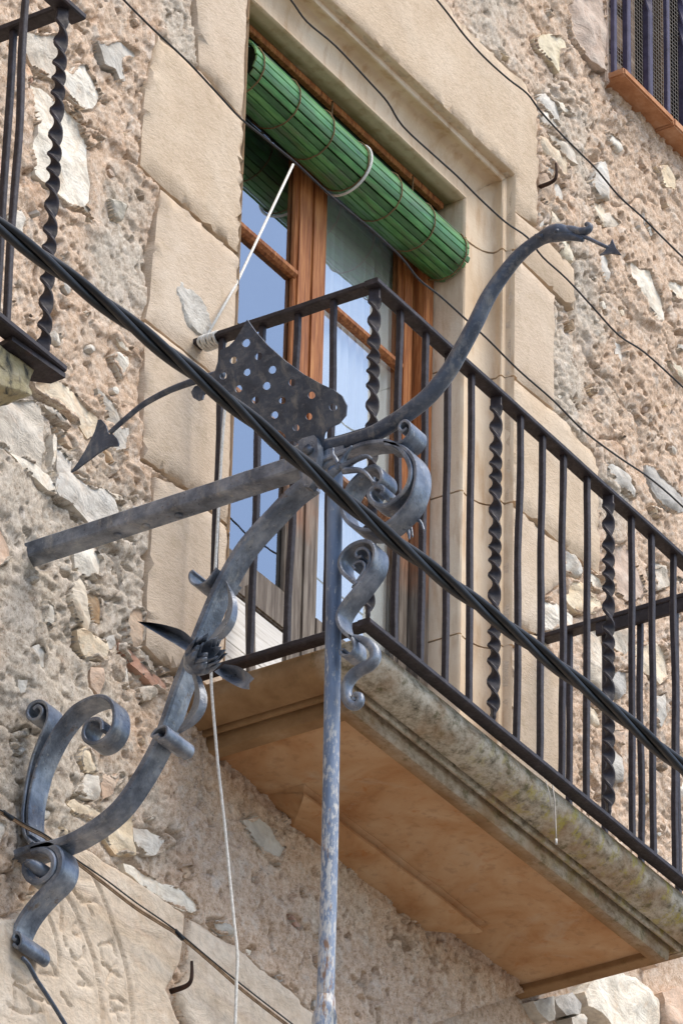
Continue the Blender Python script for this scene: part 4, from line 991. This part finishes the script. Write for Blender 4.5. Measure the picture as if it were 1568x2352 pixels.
for k, x in enumerate(WB+[WB[-1]+.1, WB[-1]+.2]):
    if k in (2, 4):
        P = [(x, -.02, WZ-.02+1.25*j/60) for j in range(61)]; tw = [0 if j < 17 else min(j-17, 8)*.42 for j in range(61)]
        bar('twisted_bar', P, .024, .024, 'purple_paint', win, (1, 0, 0), twist=tw)
    else: bar('bar', jitter_line((x, -.02, WZ-.02), (x, -.02, WZ+1.25), 10, .002, k), .0155 if k in (0, 3) else .02, .0155 if k in (0, 3) else .02, 'purple_paint', win)
sill = thing('window_sill', (1.8, -.03, WZ-.04), 'projecting terracotta tile sill under the barred window', 'window sill')
p0 = wy((1394, 172), -.045)
xx = WX-.012
for k in range(4): box('tile', (xx+k*.285+.0015, -.062, WZ-.030+rnd.uniform(-.002, .002)), (xx+(k+1)*.285-.0015, .12, WZ-.002), 'terracotta', sill, .005, .0015)

# ------------------------------------------------------------------ overhead cables and wires
def cable_path(pts, y, n=14, tag_='d'): return catmull([wy(p, y) for p in px(tag_, pts)], n)
cab = thing('twisted_cable', tuple(wy((784, 1150), -1.05)), 'thick black cable of twisted strands crossing in front of the balcony', 'cable')
base = catmull([wy(p, -1.05) for p in [(-200, 395), (0, 522), (200, 668), (400, 822), (560, 950), (720, 1085), (880, 1222), (1040, 1345), (1200, 1468), (1400, 1625), (1568, 1765), (1780, 1940)]], 26)
L = [0]
for i in range(1, len(base)): L.append(L[-1]+np.linalg.norm(base[i]-base[i-1]))
for s in range(3):
    P = []
    for i, p in enumerate(base):
        t = base[min(i+1, len(base)-1)]-base[max(i-1, 0)]; t = t/np.linalg.norm(t); a = np.cross(t, [0, 1, 0]); a /= np.linalg.norm(a); b = np.cross(t, a)
        ph = L[i]*2*math.pi/.66+s*2.094; P.append(p+(a*math.cos(ph)+b*math.sin(ph))*.0098)
    tube('strand', P, .0088, 'black_cable', cab, 10)
def wire(pts, y, r, mat, label, n=4, wob=0.):
    P = catmull([wy(p, y) for p in pts], n); return tag(tube('wire', P, r, mat, None, 7), label, 'wire', 'thin wires strung across the facade' if mat == 'black_wire' else None)
wire([(240, -50), (285, 0), (350, 65), (430, 140), (500, 215), (553, 272), (610, 318), (680, 375), (760, 450), (850, 525), (920, 590), (960, 640), (1010, 680), (1060, 725), (1120, 780), (1190, 850), (1270, 920), (1340, 990), (1420, 1050), (1480, 1090), (1530, 1130), (1568, 1165), (1640, 1230)], -.30, .0027, 'black_wire', 'thin black wire passing in front of the green blind')
wire([(610, -70), (668, 0), (705, 50), (770, 105), (850, 190), (890, 235), (925, 290), (1000, 360), (1050, 405), (1100, 455), (1160, 510), (1210, 545), (1245, 590), (1300, 640), (1360, 705), (1420, 770), (1480, 810), (1568, 890), (1640, 960)], -.22, .0027, 'black_wire', 'thin black wire along the moulded lintel above the blind')
wire([(950, -60), (1003, 0), (1035, 40), (1065, 80), (1110, 130), (1165, 180), (1210, 215), (1240, 255), (1290, 310), (1330, 350), (1370, 390), (1420, 450), (1470, 495), (1520, 545), (1568, 592), (1640, 660)], -.14, .0028, 'black_wire', 'thin black wire crossing the rubble wall right of the lintel')
lw = thing('tied_wires', tuple(wy((410, 2145), -.03)), 'brown and black wires tied together across the carved stone', 'wire')
pts1 = [(-40, 1845), (20, 1874), (60, 1898), (110, 1925), (170, 1974), (240, 2028), (310, 2082), (370, 2120), (410, 2146), (480, 2205), (560, 2275), (650, 2345), (760, 2430)]
tube('brown_wire', catmull([wy(p, -.075) for p in pts1], 4), .0030, 'brown_wire', lw, 7)
tube('brown_wire', catmull([wy((p[0]+1, p[1]+5), -.075) for p in pts1], 4), .0022, 'brown_wire', lw, 7)
tube('black_wire', catmull([wy((p[0]+2, p[1]-3-(7*math.sin((p[0]-170)/240*3.14) if 170 < p[0] < 410 else 0)-(5 if p[0] > 500 else 0)), -.078) for p in pts1], 4), .0019, 'black_wire', lw, 7)
for p, q in (((8, 1866), (28, 1880)), ((402, 2138), (420, 2156))): tube('clip', [wy(p, -.076), wy(q, -.076)], .0062, 'black_cable', lw, 8)
wire([(52, 2200), (66, 2215), (85, 2250), (105, 2280), (128, 2316), (152, 2355), (200, 2430)], -.045, .0052, 'dark_blue_iron', 'blue-grey conduit rod below the lowest iron scroll')

# ------------------------------------------------------------------ iron hooks in the wall
def hook(root, elbow, tip, label, flat=False):
    a = wy(root, .03); b0 = wy(root, -.0); ln = .052
    o = thing('iron_hook', tuple(b0), label, 'hook', 'iron hooks driven into the wall')
    P = [a, b0, b0+np.array([0, -ln*.7, .002]), b0+np.array([0, -ln, .010]), b0+np.array([.0, -ln-.004, .030]), b0+np.array([-.0, -ln-.002, .062])]
    tube('shank', catmull(P, 6), 0, 'rust_iron', o, 8, radii=list(np.linspace(.0075, .0035, 31))); return o
hook((1237, 430), None, None, 'rusty iron hook in the wall right of the lintel')
hook((393, 2277), None, None, 'rusty iron hook in the joint beside the carved stone')

# ------------------------------------------------------------------ wrought-iron bracket with dragon
XB = -1.278
br = thing('dragon_lamp_bracket', tuple(wy((85, 1262))), 'blue-grey wrought iron lamp bracket with winged dragon, scrolls and hanging pole', 'lamp bracket')
IM = 'blue_grey_iron'
def onb(tg, pts, dx=0.): return [wx(p, XB+dx) for p in px(tg, pts)]
def ribbon(name, tg, pts, wdt=.055, th=.009, mat=IM, parent=br, n=7, dx=0., taper=None):
    P = catmull(onb(tg, pts, dx), n); P = [p+np.array([wdt/2, 0, 0]) for p in P]
    sc = None
    V, Fc = sweep(P, rrect(th, wdt, .22), (1, 0, 0))
    if taper:
        m = 8; N = len(P)
        for i in range(N):
            f = taper[0]+(taper[1]-taper[0])*i/(N-1)
            for j in range(m): V[i*m+j] = P[i]+(V[i*m+j]-P[i])*f
    return autosmooth(mk(name, V, Fc, mat, parent), 35)
# beam
bq = [wx(p, XB) for p in ((74, 1256), (690, 1056))]
zb = float((bq[0][2]+bq[1][2])/2); yb = float(bq[1][1])
bar('beam', [(XB+.026, .05, zb)]+[(XB+.026, -yy, zb+.0008*mnoise.noise((yy*9, 0, 0))) for yy in np.linspace(0, -yb, 16)], .040, .052, IM, br, (1, 0, 0), c=.10)
for p in ((410, 1190), (335, 1214), (270, 1232)):
    c = wx(p, XB+.03); tube('rivet', [(XB+.03, c[1], zb-.0195), (XB+.03, c[1], zb-.0225)], .010, IM, br, 12)
# brace
bpth = [(690, 1090), (650, 1120), (600, 1172), (560, 1215), (525, 1262), (480, 1344), (450, 1414), (430, 1464), (390, 1564), (352, 1673), (302, 1768), (242, 1848), (152, 1910), (60, 1942)]
brace = ribbon('brace', 'd', [(u+10, v+9) for u, v in bpth], .060, .022)
# leaf curls on the brace
ribbon('brace_curl', 'T', [(900, 160), (850, 230), (790, 300), (720, 330), (660, 310), (635, 260), (640, 210), (670, 185)], .10, .006, dx=-.012, parent=brace)
ribbon('brace_curl', 'T', [(330, 1790), (265, 1810), (290, 1760), (350, 1720), (400, 1715), (415, 1760), (390, 1820), (330, 1840)], .105, .006, dx=-.03, parent=brace)
# lower S-scrolls
ribbon('scroll', 'Z', [(240, 1300), (190, 1230), (172, 1100), (185, 960), (205, 830), (245, 650), (300, 500), (345, 400), (372, 310), (358, 225), (300, 196), (235, 225), (208, 290), (240, 338), (296, 325), (324, 268), (292, 232), (258, 258)], .058, .009)
ribbon('scroll', 'Z', [(225, 1240), (215, 1120), (225, 950), (285, 700), (380, 490), (470, 350), (570, 240), (700, 170), (800, 160), (865, 210), (886, 300), (870, 400), (810, 485), (730, 522), (665, 500), (645, 435), (680, 355), (745, 332), (785, 360), (790, 420)], .060, .010)
ribbon('scroll', 'Z', [(40, 1405), (110, 1378), (200, 1345), (300, 1318), (385, 1318), (445, 1362), (470, 1440), (452, 1530), (400, 1600), (330, 1665), (255, 1745), (175, 1850), (118, 1960), (95, 2050), (100, 2110)], .062, .020)
ribbon('scroll', 'Z', [(300, 1352), (370, 1372), (408, 1425), (404, 1500), (355, 1568), (285, 1600), (222, 1578), (186, 1515), (190, 1465), (215, 1468)], .046, .015, dx=-.004)
ribbon('scroll_curl', 'Z', [(100, 2090), (138, 2112), (166, 2072), (154, 2012), (118, 2000), (100, 2040), (125, 2060)], .105, .008, dx=-.012)
ec = px('Z', [(198, 1452), (222, 1452), (252, 1468), (300, 1500)])
tube('scroll_eye', [wx(p, XB-.016)+np.array([d, 0, 0]) for p, d in zip(ec, (0, .008, .022, .05))], 0, IM, br, 12, radii=[.007, .011, .016, .017])
# pole
pl = catmull([wx(p, XB+.03) for p in [(770, 1078), (768, 1200), (765, 1450), (762, 1650), (757, 1950), (750, 2200), (746, 2330), (744, 2420)]], 8)
pole = tube('pole', pl, 0, 'worn_pole_paint', br, 20, radii=[.0168+.0022*k/(len(pl)-1) for k in range(len(pl))])
col = [wx(p, XB+.03) for p in [(748, 2290), (747, 2316), (746, 2336), (745, 2338), (744, 2400), (743, 2480)]]
tube('pole_collar', col, 0, 'worn_pole_paint', pole, 20, radii=[.0195, .0215, .0255, .0262, .0265, .0265])
# big upper scroll to the right of the pole
ribbon('scroll', 'S', [(320, 440), (430, 400), (560, 350), (680, 305), (800, 285), (900, 285), (990, 330), (1060, 410), (1098, 500), (1100, 590), (1065, 690), (990, 775), (900, 838), (820, 845), (755, 800), (740, 735), (780, 685), (840, 680), (862, 715), (840, 755)], .052, .012)
ribbon('scroll', 'S', [(880, 305), (980, 312), (1070, 360), (1135, 450), (1152, 570), (1130, 700), (1075, 820), (980, 930), (870, 1020), (750, 1065), (630, 1045), (540, 975), (500, 880), (510, 780), (560, 670), (630, 590), (720, 520), (790, 505), (840, 545), (850, 610), (815, 655), (775, 640), (780, 600)], .060, .010)
ribbon('scroll', 'S', [(870, 285), (960, 300), (1040, 275), (1095, 205), (1100, 135), (1060, 100), (1020, 120), (1005, 165), (1035, 192), (1072, 165)], .066, .007)
# scrolls hanging down the pole
ribbon('scroll', 'P', [(640, 690), (560, 625), (480, 550), (436, 440), (470, 330), (560, 235), (680, 180), (780, 178), (840, 230), (855, 330), (825, 460), (750, 580), (640, 725), (520, 865), (440, 985), (412, 1085), (440, 1195), (515, 1285), (590, 1330)], .056, .0095)
ribbon('scroll', 'P', [(600, 720), (690, 640), (760, 530), (800, 420), (795, 320), (740, 262), (670, 272), (632, 325), (660, 368), (705, 352)], .045, .007, dx=.004)
ribbon('scroll', 'P', [(590, 740), (680, 610), (742, 500), (715, 425), (650, 425), (602, 470), (628, 512)], .045, .006, dx=.004)
ribbon('scroll', 'P', [(560, 1300), (600, 1370), (612, 1450), (585, 1520), (525, 1550), (465, 1535), (450, 1490), (490, 1470)], .050, .0065)
ps = catmull(onb('P', [(540, 1290), (640, 1310), (740, 1365), (812, 1450), (818, 1550), (755, 1630), (650, 1685), (550, 1760), (485, 1870), (475, 1990), (515, 2090), (585, 2120), (640, 2075), (640, 2005), (590, 1985), (555, 2020), (580, 2055)], .0), 6)
tube('tendril', [p+np.array([.018, 0, 0]) for p in ps], 0, IM, br, 10, radii=list(np.interp(np.linspace(0, 1, len(ps)), [0, .2, .45, .8, 1], [.006, .013, .0145, .0085, .0045])))
# flower on the brace
fc = wx(px('T', [(735, 1065)])[0], XB-.045); ax = np.array([-.45, -.85, .02]); ax /= np.linalg.norm(ax); e1 = np.cross(ax, [0, 0, 1]); e1 /= np.linalg.norm(e1); e2 = np.cross(e1, ax)
def bud(r0, r1, l0, l1, n, ph, jag, nm='petal_ring', par=None):
    V = []; Fc = []; nu = n*4
    for k in range(nu):
        a = 2*math.pi*k/nu+ph; j = (1-abs((k % 4)-2)/2.)
        for t in (0, .35, .7, 1.):
            r = r0+(r1-r0)*math.sin(t*1.9); l = l0+(l1-l0)*t*(1 if t < .9 else (1+jag*(j-.35)))
            if t == 1.: r *= .80+.25*j
            V.append(fc+ax*l+(e1*math.cos(a)+e2*math.sin(a))*r)
    for k in range(nu):
        a, b = k*4, ((k+1) % nu)*4
        for t in range(3): Fc.append((a+t, b+t, b+t+1, a+t+1))
    o = mk(nm, V, Fc, IM, par or br); md = o.modifiers.new('s', 'SOLIDIFY'); md.thickness = .0025; return autosmooth(o, 35)
flower = bud(.018, .037, -.034, .026, 7, 0, .75, 'flower'); bud(.014, .031, -.012, .038, 6, .4, .7, par=flower); bud(.008, .021, .0, .044, 5, .9, .6, par=flower)
def leafblade(tg, mid, ea, eb, dx, fold, tipx=0.):
    n = 6
    A = catmull([np.array(p) for p in px(tg, mid)], n); B = catmull([np.array(p) for p in px(tg, ea)], n); C = catmull([np.array(p) for p in px(tg, eb)], n)
    V = []; Fc = []; N = len(A)
    for i in range(N):
        t = i/(N-1); f = fold*math.sin(math.pi*min(1, .15+t*.85)); d = dx+tipx*t
        for P, off in ((B, d), (A, d+f), (C, d)): V.append(wx(P[i], XB+off))
        for P, off in ((B, d), (A, d+f), (C, d)): V.append(wx(P[i], XB+off+.0035))
    for i in range(N-1):
        a, b = i*6, (i+1)*6
        for k in (0, 1): Fc.append((a+k, a+k+1, b+k+1, b+k)); Fc.append((a+3+k+1, a+3+k, b+3+k, b+3+k+1))
        Fc.append((a, b, b+3, a+3)); Fc.append((a+2, a+5, b+5, b+2))
    Fc.append((0, 3, 4, 1)); Fc.append((1, 4, 5, 2))
    o = mk('leaf', V, Fc, IM, flower); bm = bmesh.new(); bm.from_mesh(o.data); bmesh.ops.remove_doubles(bm, verts=bm.verts, dist=1e-6); bmesh.ops.recalc_face_normals(bm, faces=bm.faces); bm.to_mesh(o.data); bm.free(); autosmooth(o, 30)
leafblade('T', [(700, 960), (560, 850), (400, 770), (250, 712), (130, 690)], [(700, 895), (580, 785), (420, 728), (270, 700), (130, 688)], [(665, 1025), (560, 950), (400, 855), (260, 772), (131, 692)], -.05, .030, -.03)
leafblade('T', [(830, 890), (960, 780), (1040, 640), (1060, 480), (995, 287)], [(812, 880), (895, 770), (985, 640), (1018, 480), (993, 285)], [(865, 925), (1000, 835), (1092, 690), (1104, 490), (998, 286)], -.035, -.022, 0)
leafblade('T', [(930, 1150), (1050, 1205), (1150, 1262), (1225, 1297)], [(980, 1108), (1110, 1128), (1210, 1190), (1272, 1250)], [(880, 1180), (990, 1262), (1130, 1337), (1226, 1357)], -.07, .030, -.03)
leafblade('T', [(700, 1210), (740, 1390), (722, 1540), (640, 1670), (515, 1775)], [(655, 1190), (688, 1330), (668, 1500), (598, 1640), (513, 1770)], [(752, 1240), (812, 1420), (792, 1570), (700, 1695), (545, 1790)], -.04, -.018, -.01)
# strap with bolt at the joint
wp = px('W', [(900, 965), (935, 940), (1020, 915), (1045, 940), (1052, 1060), (1032, 1150), (1012, 1260), (985, 1300), (945, 1290), (930, 1200), (938, 1100), (915, 1030)])
strap = plate('strap', wp, [], lambda p: wx((p[0], p[1]), XB-.008), .024, IM, br, (1, 0, 0))
bc = wx(px('W', [(965, 1010)])[0], XB-.022); tube('bolt', [bc, bc+np.array([-.009, 0, 0])], .0115, IM, strap, 6)
bar('joint_block', [wx((700, 1098), XB+.03), wx((775, 1052), XB+.03), wx((800, 1046), XB+.03)], .05, .045, IM, br, (1, 0, 0))
# wings: pierced plates leaning out on both sides
wing2 = [(530, 65), (600, 160), (700, 270), (830, 385), (960, 480), (1080, 545), (1170, 585), (1225, 625), (1255, 690), (1245, 760), (1190, 820), (1120, 850), (1085, 885), (1070, 940), (1055, 1010), (980, 1000), (900, 975),
         (888, 965), (850, 945), (808, 955), (800, 905), (760, 872), (705, 880), (690, 825), (650, 792), (608, 792), (572, 742), (532, 722), (495, 732), (478, 682), (440, 656), (400, 665), (380, 612), (340, 582), (280, 585), (272, 540), (240, 515), (200, 520),
         (240, 490), (290, 440), (310, 380), (325, 320), (330, 290), (400, 260), (450, 210), (490, 140)]
holes2 = [(530, 243, 32), (434, 367, 28), (630, 347, 30), (355, 478, 28), (540, 460, 28), (732, 448, 30), (472, 578, 28), (686, 563, 30), (877, 540, 28), (599, 662, 28), (798, 667, 26), (1010, 627, 27), (735, 768, 27), (981, 775, 25), (1158, 706, 28), (883, 854, 25)]
base_w = wx(px('W', [(980, 960)])[0], XB-.006); wn = (1., 0., .42)
def sc2(P): return [Vector(p) for p in px('W', P)]
def w3(p): 
    q = wpl((p[0], p[1]), base_w, wn); d = q-base_w; return q+np.array([-.02*math.sin(d[2]*9)*math.cos(d[1]*6), 0, 0])
scal = []
plate('wing', px('W', wing2), [px('W', ringp(x, y, r, r, 14)[:-1]) for x, y, r in holes2], w3, .0045, 'dark_blue_iron', br, (1, 0, .3), dense=9.)
# far wing: the same plate mirrored across the bracket's plane
wmid = XB+.026
def w3m(p):
    q = w3(p); dz = q[2]-base_w[2]; return np.array([wmid+.02+.9*dz, q[1]+.004, base_w[2]+.036+.6*dz])
plate('wing', px('W', wing2), [px('W', ringp(x, y, r, r, 14)[:-1]) for x, y, r in holes2], w3m, .0045, 'dark_blue_iron', br, (1, 0, -.3), dense=9.)
tube('dragon_leg', catmull(onb('W', [(660, 790), (690, 880), (730, 950), (790, 1005), (860, 1020), (920, 1000)], .01), 6), 0, IM, br, 10, radii=list(np.linspace(.009, .013, 31)))
# neck, head, tongue
DM = 'dark_blue_iron'
nk = catmull([wx(p, XB+.02) for p in [(740, 1030), (790, 1018), (850, 1000)]+px('X', [(0, 1370), (100, 1305), (230, 1200), (350, 1055), (430, 920), (530, 735), (605, 580), (690, 450), (790, 325), (880, 245), (960, 195), (1030, 168), (1090, 165), (1150, 180)])], 6)
tt = np.linspace(0, 1, len(nk)); neck = tube('neck', nk, 0, DM, br, 14, radii=list(np.interp(tt, [0, .1, .3, .55, .75, .80, .86, .9, .95, 1], [.018, .019, .0195, .0175, .0145, .015, .020, .020, .015, .009])))
jaw = catmull([wx(p, XB+.02) for p in px('X', [(1040, 175), (1120, 155), (1190, 163), (1235, 150), (1248, 125), (1225, 112)])], 6)
tube('upper_jaw', jaw, 0, DM, neck, 10, radii=list(np.linspace(.014, .0055, len(jaw))))
jaw = catmull([wx(p, XB+.02) for p in px('X', [(1030, 185), (1110, 185), (1160, 196), (1205, 212)])], 6)
tube('lower_jaw', jaw, 0, DM, neck, 10, radii=list(np.linspace(.015, .0055, len(jaw))))
for s_x in (-.014, .054): 
    e = wx(px('X', [(1040, 155)])[0], XB+s_x); tube('eye', [e+np.array([-.004, 0, 0]), e, e+np.array([.004, 0, 0])], 0, DM, neck, 8, radii=[.002, .006, .002])
tube('ear', [wx(p, XB+.01) for p in px('X', [(960, 190), (925, 195), (905, 178)])], 0, DM, neck, 8, radii=[.008, .006, .002])
tube('tongue', catmull([wx(p, XB+.02) for p in px('X', [(1150, 180), (1230, 200), (1300, 232), (1365, 262)])], 5), .0042, DM, neck, 8)
plate('tongue_tip', px('X', [(1350, 258), (1378, 240), (1390, 208), (1412, 262), (1448, 308), (1380, 298), (1310, 310), (1340, 288), (1352, 272)]), [], lambda p: wx((p[0], p[1]), XB+.02), .004, DM, neck)
# tail
tl = catmull([wx(p, XB+.02) for p in px('H', [(1500, 470), (1420, 488), (1330, 512), (1150, 572), (1000, 632), (800, 742), (640, 870), (500, 995)])], 6)
tail = tube('tail', tl, 0, DM, br, 10, radii=list(np.linspace(.010, .0058, len(tl))))
plate('tail_tip', px('H', [(160, 1345), (230, 1250), (290, 1150), (370, 990), (385, 940), (400, 885), (430, 882), (465, 925), (482, 970), (490, 1012), (530, 1010), (565, 1045), (582, 1090), (575, 1112), (500, 1116), (400, 1175), (330, 1230), (270, 1272), (210, 1320)]), [], lambda p: wx((p[0], p[1]), XB+.02), .005, DM, tail)
plate('tail_lobe', px('H', [(1220, 640), (1240, 690), (1280, 712), (1320, 700), (1330, 660), (1400, 600), (1330, 560), (1250, 590)]), [], lambda p: wx((p[0], p[1]), XB+.03), .005, DM, tail)
# clawed feet
def claw(pts, r0, r1, dx=-.02):
    P = catmull(onb('S', pts, dx), 5); tube('claw', P, 0, IM, br, 8, radii=list(np.linspace(r0, r1, len(P))))
claw([(290, 680), (380, 605), (450, 545), (500, 500)], .011, .009)
claw([(480, 520), (455, 450), (425, 400), (430, 345)], .0075, .0025); claw([(490, 495), (535, 410), (595, 325)], .0085, .003)
claw([(500, 520), (600, 465), (680, 425), (735, 420), (770, 445)], .009, .0025); claw([(520, 545), (620, 540), (690, 550), (740, 590), (785, 650)], .0085, .0025)
claw([(1060, 990), (1120, 985), (1170, 978), (1205, 1010), (1228, 1072)], .0075, .0022, .06); claw([(1050, 1020), (1080, 1060), (1095, 1105), (1098, 1150)], .007, .002, .06); claw([(1100, 1020), (1115, 1060), (1128, 1130)], .005, .002, .075)
print('objects', len(bpy.data.objects), 'tris', sum(sum(len(p.vertices)-2 for p in m.polygons) for m in bpy.data.meshes if len(m.polygons) < 60000)+2*len(q))
